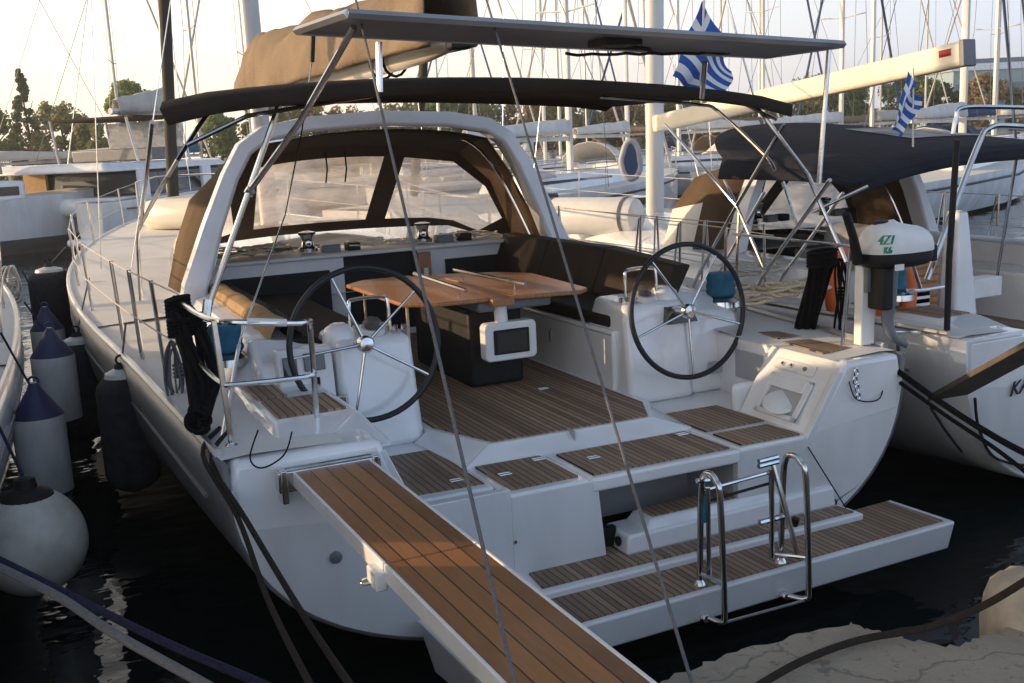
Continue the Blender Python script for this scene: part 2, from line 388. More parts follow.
        b = MB(); b.box(-.20,.72,-.55,-.50,.42,.775); b.box(.70,.73,-1.0,-.5,.42,.775); b.build('locker_recess', 'grille', P)
        MB().box(-.13,-.05,-.97,-.93,.425,.53).build('drain_socket', 'black', P)
        # pads of teak
        for pts in (((-1.12,-.08),(-.76,-.09),(-.75,-.83),(-1.13,-.81)), ((-.68,-.54),(-.29,-.55),(-.28,-.985),(-.67,-.99)),
                    ((-.20,-.58),(.655,-.59),(.67,-1.01),(-.20,-1.01)), ((.75,-.19),(1.17,-.20),(1.19,-.66),(.76,-.665)), ((.76,-.73),(1.15,-.74),(1.17,-1.01),(.76,-1.0))):
            MB().slab(pts[::-1], .853, .862).build('teak_pad', 'teak', P)
        for (x, y) in ((-.33,-.63),(-.60,-.77),(.60,-.66),(-.06,-.77),(-.86,-.72),(.30,.55)):
            zz = .864 if y < -.3 else .944
            MB().tube([(x-.035,y,zz),(x+.035,y,zz),(x+.035,y+.03,zz),(x-.035,y+.03,zz)], .005, 6, closed=True).build('ring_pull', 'steel', P)
        # lower ledge, boxed step
        MB().slab([(-.75,-1.30),(1.42,-1.27),(1.40,-1.0),(-.14,-.98),(-.14,-.55),(-.75,-.55)], .12, .408).build('stern_ledge', 'gelcoat', P, bevel=.012)
        MB().slab([(-.64,-1.245),(-.62,-1.04),(-.54,-.985),(-.15,-.875),(-.075,-.875),(-.075,-1.115),(.3,-1.125),(1.36,-1.115),(1.38,-1.23)][::-1], .408, .418).build('ledge_teak', 'teak', P)
        MB().box(.725,1.42,-1.035,-.98,.42,.80).build('stern_step_side','gelcoat',P)
        b = MB(); b.hexa([(-.07,-1.115,.41),(1.37,-1.10,.41),(1.37,-.82,.41),(-.07,-.84,.41),(-.05,-1.10,.515),(1.36,-1.085,.53),(1.36,-.84,.53),(-.05,-.86,.515)])
        b.hexa([(.06,-1.09,.50),(1.0,-1.08,.51),(1.0,-.85,.51),(.06,-.86,.50),(.11,-1.065,.566),(.96,-1.055,.566),(.96,-.87,.566),(.11,-.88,.566)])
        b.build('boxed_step', 'gelcoat', P, bevel=.016)
        MB().slab([(.14,-1.04),(.92,-1.03),(.92,-.885),(.14,-.895)], .566, .574).build('step_teak', 'teak', P)
        MB().lathe([(.028,0),(.028,.004)], (-.068,-1.02,.465), (-1,-.1,.1), 14).build('drain_hole', 'darkhole', P)
        # folded-down bathing platform
        pl = MB(); A = [(-1.16,-1.64),(1.83,-1.555),(1.84,-1.53),(1.80,-1.085),(-1.20,-1.26)]
        pl.prism([(p[0]*.985,p[1]+.02,.20) for p in A], [(p[0],p[1],.365) for p in A])
        pl.hexa([(-1.14,-1.62,.06),(-.95,-1.62,.06),(-.95,-1.2,.06),(-1.20,-1.15,.06),(-1.19,-1.66,.28),(-.80,-1.62,.28),(-.80,-1.1,.28),(-1.26,-1.1,.34)])
        pl = pl.build('bathing_platform', 'gelcoat', P, bevel=.014)
        MB().slab([(-1.10,-1.605),(1.775,-1.515),(1.745,-1.115),(-1.10,-1.29)], .365, .373).build('platform_teak', 'teak', pl)
    # forward pieces of the side boxes
    for s in (-1,1):
        a = 1.36 if s < 0 else 1.47
        sb = MB(); pol = [(s*1.20,.83),(s*a,1.252),(s*1.965-.085,1.252),(s*1.985-.085,1.15),(s*1.975-.085,.9)]
        if s < 0: pol = pol[::-1]
        sb.exy(pol, -1.0515, -.36 if s > 0 else .28)
        if s > 0:
            sb.box(1.46,1.88,-.36,.35,.83,1.25)
            sb.box(1.2,1.46,-.36,-.30,.83,1.02)
        sb.build('quarter_box', 'gelcoat', P, bevel=.035)
        if s < 0:
            sb2 = MB(); sb2.hexa([(-1.84,-1.00,1.2),(-1.27,-1.00,1.2),(-1.27,.40,1.2),(-1.84,.40,1.2),(-1.765,-.62,1.298),(-1.335,-.62,1.298),(-1.335,.36,1.298),(-1.77,.36,1.298)]); sb2.build('helm_seat', 'gelcoat', P, bevel=.02)
        pads = [((1.51,-.81),(1.75,-.80),(1.74,-.43),(1.55,-.40)), ((1.60,-.30),(1.76,-.33),(1.76,-.08),(1.63,-.03))] if s > 0 else [((-1.73,-.56),(-1.38,-.56),(-1.39,-.17),(-1.73,-.17)), ((-1.74,-.12),(-1.58,-.12),(-1.58,.28),(-1.74,.28))]
        zs0 = 1.252 if s > 0 else 1.298
        for pts in pads: MB().slab(pts, zs0, zs0+.012).build('helm_seat_teak', 'teak', P)
        # coaming
        cm = MB(); pr = [(1.28,.86),(1.30,1.50),(1.40,1.545),(1.62,1.50),(1.80,1.27),(1.80,.9)]
        def ring(y, k): return [(s*x, y, z if z < 1.2 else 1.25+(z-1.25)*k) for x, z in pr]
        rr = [ring(.22,.0), ring(.45,.75), ring(.8,1.0), ring(2.2,1.05), ring(3.35,1.15)]
        cm.grid([r_+[r_[0]] for r_ in rr]); cm.add(rr[0],[tuple(range(6))]); cm.build('coaming', 'gelcoat', P)
        # seats and cushions
        MB().box(*sorted((s*.70,s*1.30)), .30, 3.28, .9, 1.33).build('cockpit_seat', 'gelcoat', P, bevel=.02)
        MB().box(*sorted((s*.715,s*1.2)), .38, 3.2, 1.335, 1.42).build('seat_cushion', 'cushion', P, bevel=.03)
        bc = MB(); zt2 = 1.76 if s > 0 else 1.57
        for k in range(3):
            ya, yb = .42+k*.95, .42+k*.95+.944
            bc.hexa([(s*1.14,ya,1.42),(s*1.26,ya,1.42),(s*1.26,yb,1.42),(s*1.14,yb,1.42),(s*1.28,ya,zt2-(0.05 if k==0 else 0)),(s*1.42,ya,zt2-(.06 if k==0 else 0)),(s*1.42,yb,zt2),(s*1.28,yb,zt2)])
        bc.build('backrest', 'cushion', P, bevel=.02)
    tc = MB(); tc.grid([[(-1.52+.02*math.sin(i*2.1), .45+i*.24, 1.50), (-1.51,.45+i*.24,1.61+.02*math.sin(i*2.9)), (-1.38,.45+i*.24,1.63+.022*math.sin(i*2.3)), (-1.31,.45+i*.24,1.50)] for i in range(11)])
    tc.build('coaming_cushion', 'cushion_tan', P, sub=1)
    # bulkhead with companionway
    MB().exy([(-1.42,1.705),(-1.42,.9),(-.26,.9),(-.26,1.705)][::-1], 3.24, 3.30).build('port_bulkhead', 'gelcoat', P, bevel=.01)
    MB().exy([(.42,1.69),(.42,.9),(1.75,.9),(1.75,1.69)][::-1], 3.24, 3.30).build('starboard_bulkhead', 'gelcoat', P, bevel=.01)
    MB().box(-.27,.42,3.245,4.0,.94,1.69).build('companionway', 'darkhole', P)
    MB().box(-1.30,-.40,3.20,3.236,1.18,1.575).build('locker_opening', 'darkhole', P)
    MB().box(.68,1.66,3.20,3.236,1.37,1.575).build('locker_opening', 'darkhole', P)
    MB().box(-.27,.42,3.2,3.3,.9,.99).build('companionway_sill', 'gelcoat', P, bevel=.01)
    MB().box(.40,.52,3.16,3.2,1.28,1.66).build('companionway_panel', 'varnish', P, bevel=.01)
    MB().box(.44,.48,3.14,3.16,1.42,1.52).build('companionway_lock', 'plastic_white', P)
    # helm consoles
    for s in (-1,1):
        c = MB(); x0, x1 = sorted((s*.72, s*1.22))
        c.hexa([(x0,.10,.85),(x1,.10,.85),(x1,.95,.85),(x0,.95,.85),(x0+.02,.20,1.50),(x1-.02,.20,1.50),(x1-.02,.62,1.53),(x0+.02,.62,1.53)])
        xi, xo = (s*1.22, s*1.66); a, b_ = sorted((xi, xo))
        c.hexa([(a,.14,.85),(b_,.14,.85),(b_,.7,.85),(a,.7,.85),(a,.22,1.40),(b_,.22,1.36 if s > 0 else 1.40),(b_,.5,1.50),(a,.5,1.55)])
        con = c.build('helm_console', 'gelcoat', P, bevel=.045)
        MB().lathe([(.001,0),(.10,.0),(.10,.05),(.085,.10),(.05,.125),(.001,.13)], (s*1.14,.36,1.46), (0,-.15,1), 20).build('console_dome', 'gelcoat', con)
        cp = MB().lathe([(.075,0),(.078,.03),(.07,.035)], (s*.95,.30,1.52), (0,-.25,1), 20).build('compass', 'plastic_white', con)
        MB().lathe([(.066,.03),(.06,.065),(.04,.088),(.001,.097)], (s*.95,.30,1.52), (0,-.25,1), 20).build('compass_dome', 'glassdome', cp)
        MB().lathe([(.05,.02),(.045,.05),(.001,.062)], (s*.95,.30,1.52), (0,-.25,1), 16).build('compass_card', 'black', cp)
        MB().tube([(s*.95-.12,.33,1.52),(s*.95-.12,.34,1.68),(s*.95-.09,.35,1.72),(s*.95+.09,.35,1.72),(s*.95+.12,.34,1.68),(s*.95+.12,.33,1.52)], .012, 8, 4).build('guard_rail', 'steel', con)
        for k in range(3): MB().lathe([(.014,0),(.014,.03),(.001,.034)], (s*(.86-.05*k),.28,1.52), (0,-.1,1), 10).build('engine_button', 'steel', con)
        if s < 0:
            MB().hexa([(-1.56,.125,1.20),(-1.24,.125,1.20),(-1.24,.2,1.20),(-1.56,.2,1.20),(-1.56,.17,1.50),(-1.24,.17,1.50),(-1.24,.25,1.50),(-1.56,.25,1.50)]).build('instrument_panel', 'plastic_white', con, bevel=.012)
            MB().hexa([(-1.53,.135,1.34),(-1.45,.135,1.34),(-1.45,.15,1.34),(-1.53,.15,1.34),(-1.53,.15,1.46),(-1.45,.15,1.46),(-1.45,.17,1.46),(-1.53,.17,1.46)]).build('instrument_display', 'screen', con, bevel=.004)
            MB().hexa([(-1.41,.135,1.37),(-1.29,.135,1.37),(-1.29,.15,1.37),(-1.41,.15,1.37),(-1.41,.15,1.47),(-1.29,.15,1.47),(-1.29,.17,1.47),(-1.41,.17,1.47)]).build('instrument_display', 'screen', con, bevel=.004)
            MB().box(-1.37,-1.33,.125,.14,1.27,1.33).build('engine_switch', 'black', con)
            MB().tube([(-1.40,.118,.98),(-1.19,.098,.98),(-1.19,.118,1.20),(-1.40,.135,1.20)], .014, 6, closed=True).build('locker_frame', 'steel', con)
            MB().box(-1.385,-1.205,.105,.13,1.0,1.185).build('locker_opening', 'plastic_grey', con)
        else:
            MB().hexa([(1.02,.12,1.36),(1.26,.12,1.36),(1.26,.2,1.36),(1.02,.2,1.36),(1.04,.17,1.47),(1.24,.17,1.47),(1.24,.25,1.47),(1.04,.25,1.47)]).build('instrument_display', 'screen', con, bevel=.006)
            MB().box(1.36,1.50,.13,.15,.98,1.06).build('vent_grille', 'grille', con)
            b = MB(); b.box(1.455,1.475,-.31,-.02,.98,1.17); b.build('locker_opening', 'grille', con)
        # wheel
        ti = .109; wc = Vector((-1.085, 0, 1.512) if s < 0 else (1.10, 0, 1.462)); ux = Vector((1,0,0)); uz = Vector((0, math.sin(ti), math.cos(ti))); ax = Vector((0,-math.cos(ti), math.sin(ti)))
        w = MB().tube([wc+(ux*math.cos(a)+uz*math.sin(a))*.434 for a in [2*math.pi*k/56 for k in range(56)]], .0175, 10, closed=True).build('steering_wheel', 'leather', P)
        MB().lathe([(.03,-.16),(.03,-.02),(.05,-.02),(.05,.012),(.038,.03),(.001,.036)], wc, ax, 18).build('wheel_hub', 'steel', w)
        st = R(112) if s < 0 else R(-90)
        for k in range(5):
            a = st+k*2*math.pi/5; dv = ux*math.cos(a)+uz*math.sin(a)
            MB().tube([wc+dv*.04, wc+dv*.43], [.0095,.0075], 8).build('spoke', 'steel', w)
    # arch
    path = [(-1.66,1.30),(-1.60,1.60),(-1.42,2.05),(-1.25,2.42),(-1.12,2.63),(-.95,2.74),(-.6,2.80),(0,2.83),(.6,2.80),(.95,2.74),(1.12,2.63),(1.25,2.42),(1.42,2.05),(1.60,1.60),(1.66,1.30)]
    rows = []
    for i, (x, z) in enumerate(path):
        a, b_ = path[max(i-1,0)], path[min(i+1,len(path)-1)]; tx, tz = b_[0]-a[0], b_[1]-a[1]; L = math.hypot(tx, tz); nx, nz = -tz/L, tx/L
        hw = .062 if abs(x) < 1.3 else .062+.03*(abs(x)-1.3)/.3; yb = 2.72+.10*(z-1.3)/1.5; dpt = .10
        g = [(x+nx*hw, yb-dpt, z+nz*hw), (x+nx*hw, yb+dpt, z+nz*hw), (x-nx*hw, yb+dpt, z-nz*hw), (x-nx*hw, yb-dpt, z-nz*hw)]
        rows.append(g+[g[0]])
    arch = MB().grid(rows).build('arch', 'gelcoat', P, bevel=.03)
    # sprayhood
    dm = ['dodgerdark','vinylwhite' if o.get('white_dodger') else 'vinyl','dodger','whitecanvas']
    def ringp(k, y, zt_, w):  # u along the arch
        out = []
        for i in range(17):
            u = -1+2*i/16; au = abs(u)
            if au < .62: x = u/.62*.98; z = zt_-.10*(au/.62)**2.2
            else: f = (au-.62)/.38; x = math.copysign(.98+(.64*f**(1. if w == 1 else .42))*w, u); z = (zt_-.10)+(1.50-(zt_-.10))*f**1.15
            out.append((x, y, z))
        return out
    r0_ = ringp(0,2.86,2.74,1.0); r1_ = ringp(0,3.3,2.73,1.06); r2_ = ringp(0,3.8,2.62,1.08)
    base = []
    for i in range(17):
        u = -1+2*i/16; base.append((1.52*u, 4.75-.95*abs(u)**2.4, 1.79-.2*max(0,abs(u)-.8)/.2))
    fr = [r2_]
    for k in (.12,.5,.88,1.): fr.append([tuple(Vector(a).lerp(Vector(b_), k)) for a, b_ in zip(r2_, base)])
    def sidem(i, k):
        if o.get('white_dodger') and i == 1 and k < 2: return 3
        if k in (0,1,14,15,2,13): return 2
        return 0
    d1 = MB().grid([r0_, r1_, r2_], sidem).build('sprayhood', dm, P, solid=.006, smoothall=True)
    def frm(i, k):
        if i in (0,3): return 0
        if k in (0,15,3,10): return 0
        if o.get('white_dodger') and k < 5: return 3
        return 1
    MB().grid(fr, frm).build('sprayhood_window', dm, d1, smoothall=True)
    for xx in (-.2,-.02): MB().tube([(xx,3.78,2.58),(xx+.01,3.80,2.42),(xx,3.84,2.30)], .008, 5).build('roll_strap', 'black', d1)
    MB().tube([(1.45,2.9,1.62),(1.2,3.1,2.3),(1.0,3.35,2.62),(.6,3.5,2.70)], .014, 6, 5).build('sprayhood_tube', 'steel', d1)
    MB().tube([(-1.45,2.9,1.62),(-1.2,3.1,2.3),(-1.0,3.35,2.62),(-.6,3.5,2.70)], .014, 6, 5).build('sprayhood_tube', 'steel', d1)
    MB().slab([(-1.40,3.19),(1.5,3.19),(1.42,4.3),(-1.36,4.3)], 1.68, 1.712).build('winch_ledge', 'deck', P, bevel=.01)
    # winches on coachroof
    for (x, y, z) in ((-.52,3.42,1.73),(.55,3.42,1.73)):
        w = MB().lathe([(.085,0),(.085,.03),(.06,.05),(.05,.09),(.055,.13),(.072,.15),(.072,.17),(.03,.18)], (x,y,z), (0,0,1), 20).build('winch', 'steel', P)
        MB().lathe([(.076,.152),(.076,.168)], (x,y,z), (0,0,1), 20).build('winch_top', 'black', w)
        MB().box(x+.12,x+.28,y-.06,y+.06,z-.02,z+.05).build('rope_clutch', 'plastic_grey', P, bevel=.01)
        MB().box(x+.34,x+.46,y-.06,y+.06,z-.02,z+.05).build('rope_clutch', 'black', P, bevel=.01)
    # coaming winches with covers
    for s in (-1,1):
        x, y, z = (-1.76, .60, 1.42) if s < 0 else (1.66, .42, 1.42)
        w = MB().lathe([(.16,-.03),(.155,.01),(.10,.03),(.085,.05)], (x,y,z), (0,0,1), 22).build('winch', 'steel', P)
        MB().lathe([(.10,.045),(.108,.06),(.098,.085),(.103,.11),(.094,.135),(.10,.16),(.10,.185),(.09,.20),(.001,.205)], (x,y,z), (0,0,1), 22).build('winch_cover', 'teal', w)
    if o.get('open', True):
        MB().tube([(.712,.9,1.25),(.712,1.65,1.25),(.712,1.65,1.02),(.712,.9,1.02)], .004, 4, closed=True).build('locker_seam', 'grille', P)
        MB().tube([(.705,.32,1.30),(.705,3.2,1.30)], .008, 6).build('seat_trim', 'grille', P)
        MB().box(-.03,-.022,-.485,-.395,.87,.945).build('riser_joint', 'grille', P)
        for yy_ in (1.2,2.2): MB().tube([(.70,yy_,1.22),(.69,yy_,1.20),(.69,yy_+.0,1.12)], .006, 5).build('locker_catch', 'steel', P)
        for x_, z_ in ((-.69,.60),(1.0,.62)): MB().lathe([(.012,0),(.010,.006),(.001,.007)], (x_,-1.05,z_), (0,-1,0), 10).build('drain_cap', 'steel', P)
        MB().lathe([(.03,0),(.03,.01),(.018,.016)], (-1.62,-1.05,.72), (0,-1,0), 14).build('exhaust_cap', 'plastic_grey', P)
    # mast
    mm = 'mast' if o.get('whitemast') else 'mastgrey'
    MB().tube([(0,7.3,1.7),(-.12,7.15,19)], .11, 14, sq=.8).build('mast', mm, P)
    for h, w in ((8,1.5),(13,1.1)): MB().tube([(-w,6.9,h),(0,7.28,h+.02),(w,6.9,h)], .03, 6).build('spreader', mm, P)
    bm = MB(); by, bz = o.get('boomend', (1.05,3.30))
    n = 12; rows = []
    for i in range(13):
        t_ = i/12; y = 7.1+(by-7.1)*t_; zc = 3.25+(bz-3.25)*t_; rz = .125 if t_ < .9 else .125-.045*(t_-.9)*10; rx = .085
        rows.append([(rx*math.cos(2*math.pi*k/n), y, zc+rz*math.sin(2*math.pi*k/n)) for k in range(n+1)])
    bo = MB().grid(rows).build('boom', 'boom', P)
    MB().box(-.075,.075,by-.10,by+.02,bz-.09,bz+.09).build('boom_end', 'black' if not o.get('sister') else 'alu', bo, bevel=.02)
    if o.get('sailbag', True):
        rows = []; rnd = random.Random(3)
        for i in range(34):
            t_ = i/33; y = 7.35+(by+.05-7.35)*t_; zc = 3.28+(bz-3.28)*t_+.10
            h = (.60-.20*t_)*(1 if t_ > .12 else .62+.38*math.sin(t_/.12*1.57)); w = (.34-.15*t_)*(1 if t_ > .06 else .4+10*t_)
            if t_ > .90: h *= 1+(t_-.9)*3
            row = []
            for k in range(19):
                a = math.pi*(1.15-1.3*k/18); wob = 1+.05*math.sin(i*.5+k*.7)+.06*math.sin(i*.9-k*.8)+.05*abs(math.sin(i*.8+k*1.0))
                row.append((w*math.cos(a)*wob, y, zc-.10+h*max(math.sin(a),-.12)**1 *wob if math.sin(a) > 0 else zc-.10+.25*h*math.sin(a)))
            rows.append(row)
        MB().grid(rows).build('sail_bag', 'tan', bo, smoothall=True, solid=.01)
    for yy_ in (2.3,2.62,5.2):
        MB().tube([(.10*math.cos(a), yy_+.02*math.sin(a*2), 3.29+.16*math.sin(a)) for a in [2*math.pi*k/16 for k in range(16)]], .012, 6, closed=True).build('boom_strop', 'rope_black', bo)
    # shrouds, backstays
    for s in (-1,1):
        MB().tube([(s*2.0,6.9,1.4),(s*1.5,6.9,8),(s*.1,7.2,18.5)], .006, 5).build('shroud', 'steel', P)
        MB().tube([(s*1.7,6.7,1.4),(0,7.2,8)], .006, 5).build('shroud', 'steel', P)
    MB().tube([(-.25,13.9,1.7),(-.1,7.4,18.8)], [.10,.075], 10).build('furled_headsail', 'greenblack', P)
    # stanchions and lifelines
    for s in (-1,1):
        st_y = [.95,1.65,2.35,4.1,5.9,7.8,9.8,11.8]
        tops = []
        for y in st_y:
            x = s*(hull_at(y)[0]-.10); z = hull_at(y)[1]
            q = MB().tube([(x,y,z),(x+s*.03,y,z+.62)], .0125, 7).build('stanchion', 'steel', P)
            if y in (1.65,2.35): MB().tube([(x,y+.12,z),(x+s*.03,y+.03,z+.60)], .0105, 7).build('stanchion_brace', 'steel', q)
            tops.append((x+s*.03,y,z+.61))
        for dz, nm in ((0,'lifeline'),(-.30,'lifeline')):
            MB().tube([(s*2.03,.3,1.86+dz)]+[(a,b_,c_+dz) for a,b_,c_ in tops]+[(s*.9,12.9,2.2+dz)], .005, 5).build(nm, 'rope_white', P)
        MB().tube([(s*.95,12.8,1.6),(s*.95,12.8,2.2),(s*.5,13.9,2.25),(0,14.5,2.25)], .0125, 7).build('pulpit', 'steel', P)
    return hull

# ------------------------------------------------------------------ the main yacht
Y = empty('sailing_yacht'); tag(Y, 'white sailing yacht with two helm wheels, open teak cockpit and lowered bathing platform', 'sailing yacht')
yacht(Y, dict(open=True, hullmat='hull_shaded'))
# bimini
def bim(yy, zz, ww, name, m, P, dr=.16, n=16, tip=.14, cv=0., tlt=0.):
    rows = []
    for y, z, w in zip(yy, zz, ww):
        row = []
        yk = (y-min(yy))/(max(yy)-min(yy))
        for i in range(n+1):
            u = -1+2*i/n; row.append((w*u, y-cv*yk*abs(u)**3, z-dr*(1-.4*yk)*abs(u)**2.3-tlt*u*w-tip*max(0,abs(u)-.9)/.1))
        rows.append(row)
    return MB().grid(rows).build(name, m, P, solid=.010, smoothall=True)
bi = bim([.10,.14,.6,1.2,1.8,2.26,2.32], [2.88,2.957,3.0,3.01,2.995,2.97,2.935], [2.02,2.05,1.99,1.86,1.72,1.58,1.56], 'bimini', 'bimini', Y, dr=.14, tip=.02, cv=.55, tlt=.022)
def tube(name, pts, r=.0125, m='steel', P=Y, s=0, n=8): return MB().tube(pts, r, n, s).build(name, m, P)
fr = tube('bimini_frame', [(-1.93,.15,2.66),(-1.6,.15,2.80),(-.8,.15,2.90),(.8,.15,2.90),(1.6,.15,2.80),(1.93,.15,2.66)], .0125)
tube('frame_tube', [(-1.95,2.2,1.32),(-1.97,2.75,2.05),(-1.85,1.55,2.62),(-1.5,1.2,2.86),(0,1.15,2.94),(1.5,1.2,2.86),(1.85,1.4,2.62),(1.95,1.35,2.1)], .0125, P=fr) if False else None
def px(n, pts, r=.0125, P=fr, s=0, m='steel'): return tube(n, [at(a, b, **k) for a, b, k in pts], r, m, P, s)
X = dict
# port forward bow, its foot and the joint
px('frame_tube', [(141,300,X(x=-2.0)),(138,238,X(x=-2.0)),(146,215,X(x=-1.99)),(168,176,X(x=-1.97)),(205,118,X(y=1.0)),(225,104,X(y=1.15)),(262,96,X(y=1.2))], .014, s=4)
px('frame_tube', [(152,122,X(y=.35)),(141,226,X(x=-2.0))], .013)
px('frame_tube', [(281,99,X(y=.25)),(249,191,X(y=.22)),(208,308,X(y=.12)),(205,322,X(y=.1))], .0165)
px('frame_tube', [(293,100,X(y=2.0)),(320,96,X(y=2.0))], .012)
# starboard
px('frame_tube', [(600,97,X(y=.8)),(655,101,X(y=.8)),(700,105,X(y=.75)),(718,111,X(y=.7)),(764,154,X(x=1.98)),(775,170,X(x=1.98))], .012, s=4)
px('frame_tube', [(665,124,X(y=2.26)),(713,178,X(x=1.93)),(738,208,X(x=1.95)),(764,268,X(x=1.97))], .012)
px('frame_tube', [(784,124,X(y=.15)),(737,205,X(x=1.95)),(700,272,X(x=1.95)),(691,296,X(x=1.96)),(690,335,X(x=1.96))], .0135, s=3)
px('frame_tube', [(757,107,X(y=.2)),(808,175,X(y=-.2)),(846,262,X(y=-.5))], .0145)
px('frame_tube', [(830,180,X(y=-.8)),(764,275,X(x=1.97)),(738,322,X(x=1.97)),(735,345,X(x=1.97))], .013, s=3)
px('frame_tube', [(868,186,X(y=-.4)),(813,212,X(x=1.95))], .011)
px('frame_tube', [(783,182,X(x=1.99)),(797,224,X(x=1.98))], .012)
px('frame_tube', [(724,180,X(x=1.99)),(739,209,X(x=1.96)),(737,262,X(x=1.96)),(735,330,X(x=1.96))], .010)
px('frame_fitting', [(246,189,X(y=.22)),(254,194,X(y=.22))], .022)
px('frame_fitting', [(208,300,X(y=.12)),(206,318,X(y=.1))], .026)
# solar panel on posts
pc = [Vector((-1.32,-.88,3.205)), Vector((1.58,-.88,3.055)), Vector((1.60,-.16,3.055)), Vector((-1.38,-.16,3.205))]
dz = Vector((0,0,.035))
MT['panelgrey'] = mat('panel backsheet', (.26,.26,.28), .45, col2=(.20,.20,.22), scale=3)
pn = MB().prism([p-dz*.4 for p in pc], [p-dz*.1 for p in pc]).build('solar_panel', 'panelgrey', Y)
ring = MB()
for a, b in zip(pc, pc[1:]+pc[:1]): ring.tube([a, b], .021, 4)
ring.build('panel_frame', 'alu', pn)
MB().prism([p+dz*.2 for p in pc], [p+dz*.4 for p in pc]).build('panel_cells', 'screen', pn)
MB().box(.12,.34,-.72,-.52,3.075,3.115).build('junction_box', 'black', pn)
MB().tube([(.15,-.5,3.10),(.3,-.42,3.09),(.55,-.4,3.085),(.7,-.25,3.07)], .012, 6, 4).build('panel_cable', 'black', pn)
wire = [Vector((.1+.08*i, -.3+.015*math.sin(i*2.7), 3.07-.012*abs(math.sin(i*1.3)))) for i in range(15)]
MB().tube(wire, .009, 5, 2).build('panel_cable', 'black', pn)
px('panel_post', [(354,27,X(y=-.8)),(300,122,X(y=-.1)),(249,192,X(y=.22))], .0165, pn)
px('panel_post', [(379,42,X(y=-.45)),(380,92,X(y=-.45))], .0165, pn)
px('panel_post', [(705,62,X(y=-.3)),(702,98,X(y=-.2))], .0165, pn)
px('panel_post', [(829,50,X(y=-.84)),(819,183,X(y=-.82))], .014, pn)
# table with leaves
tz = 1.575
tb = MB(); tb.slab([(-.62,1.95),(-.60,.75),(-.42,.60),(-.06,.58),(-.06,2.12),(-.45,2.12)][::-1], tz, tz+.028)
tb.slab([(.10,.56),(.56,.46),(.66,.55),(.73,1.55),(.55,1.8),(.10,2.05)], tz, tz+.028)
tb.box(-.06,.10,.52,2.1,tz-.03,tz+.02)
tb = tb.build('cockpit_table', 'varnish', Y, bevel=.008)
MB().box(-.10,.30,.85,1.95,.945,1.50).build('table_pedestal', 'black', tb, bevel=.03)
MB().box(-.12,.42,.62,1.98,1.50,1.572).build('table_tray', 'plastic_grey', tb, bevel=.02)
for a, b in (((.14,1.66,1.67),(.22,.60,1.66)), ((-.18,1.66,1.67),(-.20,.62,1.66))):
    MB().tube([a, b], .015, 8).build('table_rail', 'steel', tb)
    a, b = Vector(a), Vector(b)
    for t_ in (.12,.86):
        q = a.lerp(b, t_); MB().tube([q, q-Vector((0,0,.08))], .008, 6).build('rail_post', 'steel', tb)
for (x_, y_) in ((-.55,.80),(-.50,1.9)): MB().tube([(x_,y_,1.57),(x_,y_,1.30)], .01, 6).build('leaf_stay', 'rope_tan', tb)
# chart plotter on the table end
pcn = at(509,340,y=.60)
def rr(w, h, r, yy):
    out = []
    for cx_, cz_, a0 in ((w-r,h-r,0),(-w+r,h-r,90),(-w+r,-h+r,180),(w-r,-h+r,270)):
        for k in range(5): a = R(a0+k*22.5); out.append((pcn.x+cx_+r*math.cos(a), yy, pcn.z+cz_+r*math.sin(a)))
    return out
w2, h2 = .188, .128
pl = MB().prism(rr(w2,h2,.035,.56), rr(w2,h2,.035,.655)).build('chart_plotter', 'plastic_white', tb, bevel=.012)
MB().prism(rr(.128,.082,.008,.552), rr(.128,.082,.008,.565)).build('plotter_bezel', 'black', pl)
MB().prism(rr(.108,.066,.004,.548), rr(.108,.066,.004,.556)).build('plotter_screen', 'screen', pl)
MB().tube([(pcn.x-.04,.62,pcn.z+.12),(pcn.x-.04,.64,pcn.z+.27)], .045, 14).build('plotter_stem', 'plastic_white', pl)
# port pushpit
pp = MB().tube([(-1.99,.52,1.55),(-2.0,.55,1.70),(-2.02,.35,1.80),(-2.03,-.3,1.83),(-2.0,-.66,1.84),(-1.92,-.78,1.84),(-1.66,-.80,1.81),(-1.585,-.76,1.80),(-1.565,-.70,1.74),(-1.55,-.62,1.262)], .0145, 8, 5).build('pushpit_rail', 'steel', Y)
MB().tube([(-2.02,-.74,1.85),(-2.0,-.78,1.262)], .0145, 8).build('pushpit_post', 'steel', pp)
MB().tube([(-1.99,.50,1.72),(-1.98,.45,1.262)], .0145, 8).build('pushpit_post', 'steel', pp)
MB().tube([(-1.99,.46,1.54),(-2.02,-.2,1.55),(-2.01,-.70,1.55),(-1.95,-.78,1.55),(-1.62,-.73,1.53),(-1.555,-.67,1.53)], .0125, 8, 4).build('pushpit_middle_rail', 'steel', pp)
MB().tube([(-1.88,-.79,1.84),(-1.70,-.80,1.815)], .018, 8).build('rail_grip', 'plastic_white', pp)
for (x_, y_) in ((-2.0,-.78),(-1.55,-.62),(-1.98,.45)): MB().lathe([(.032,0),(.032,.008),(.02,.02)], (x_,y_,1.256), (0,0,1), 14).build('post_base', 'steel', pp)
px('backstay_tackle', [(239,345,X(y=-.25)),(222,440,X(y=-.6))], .011, Y)
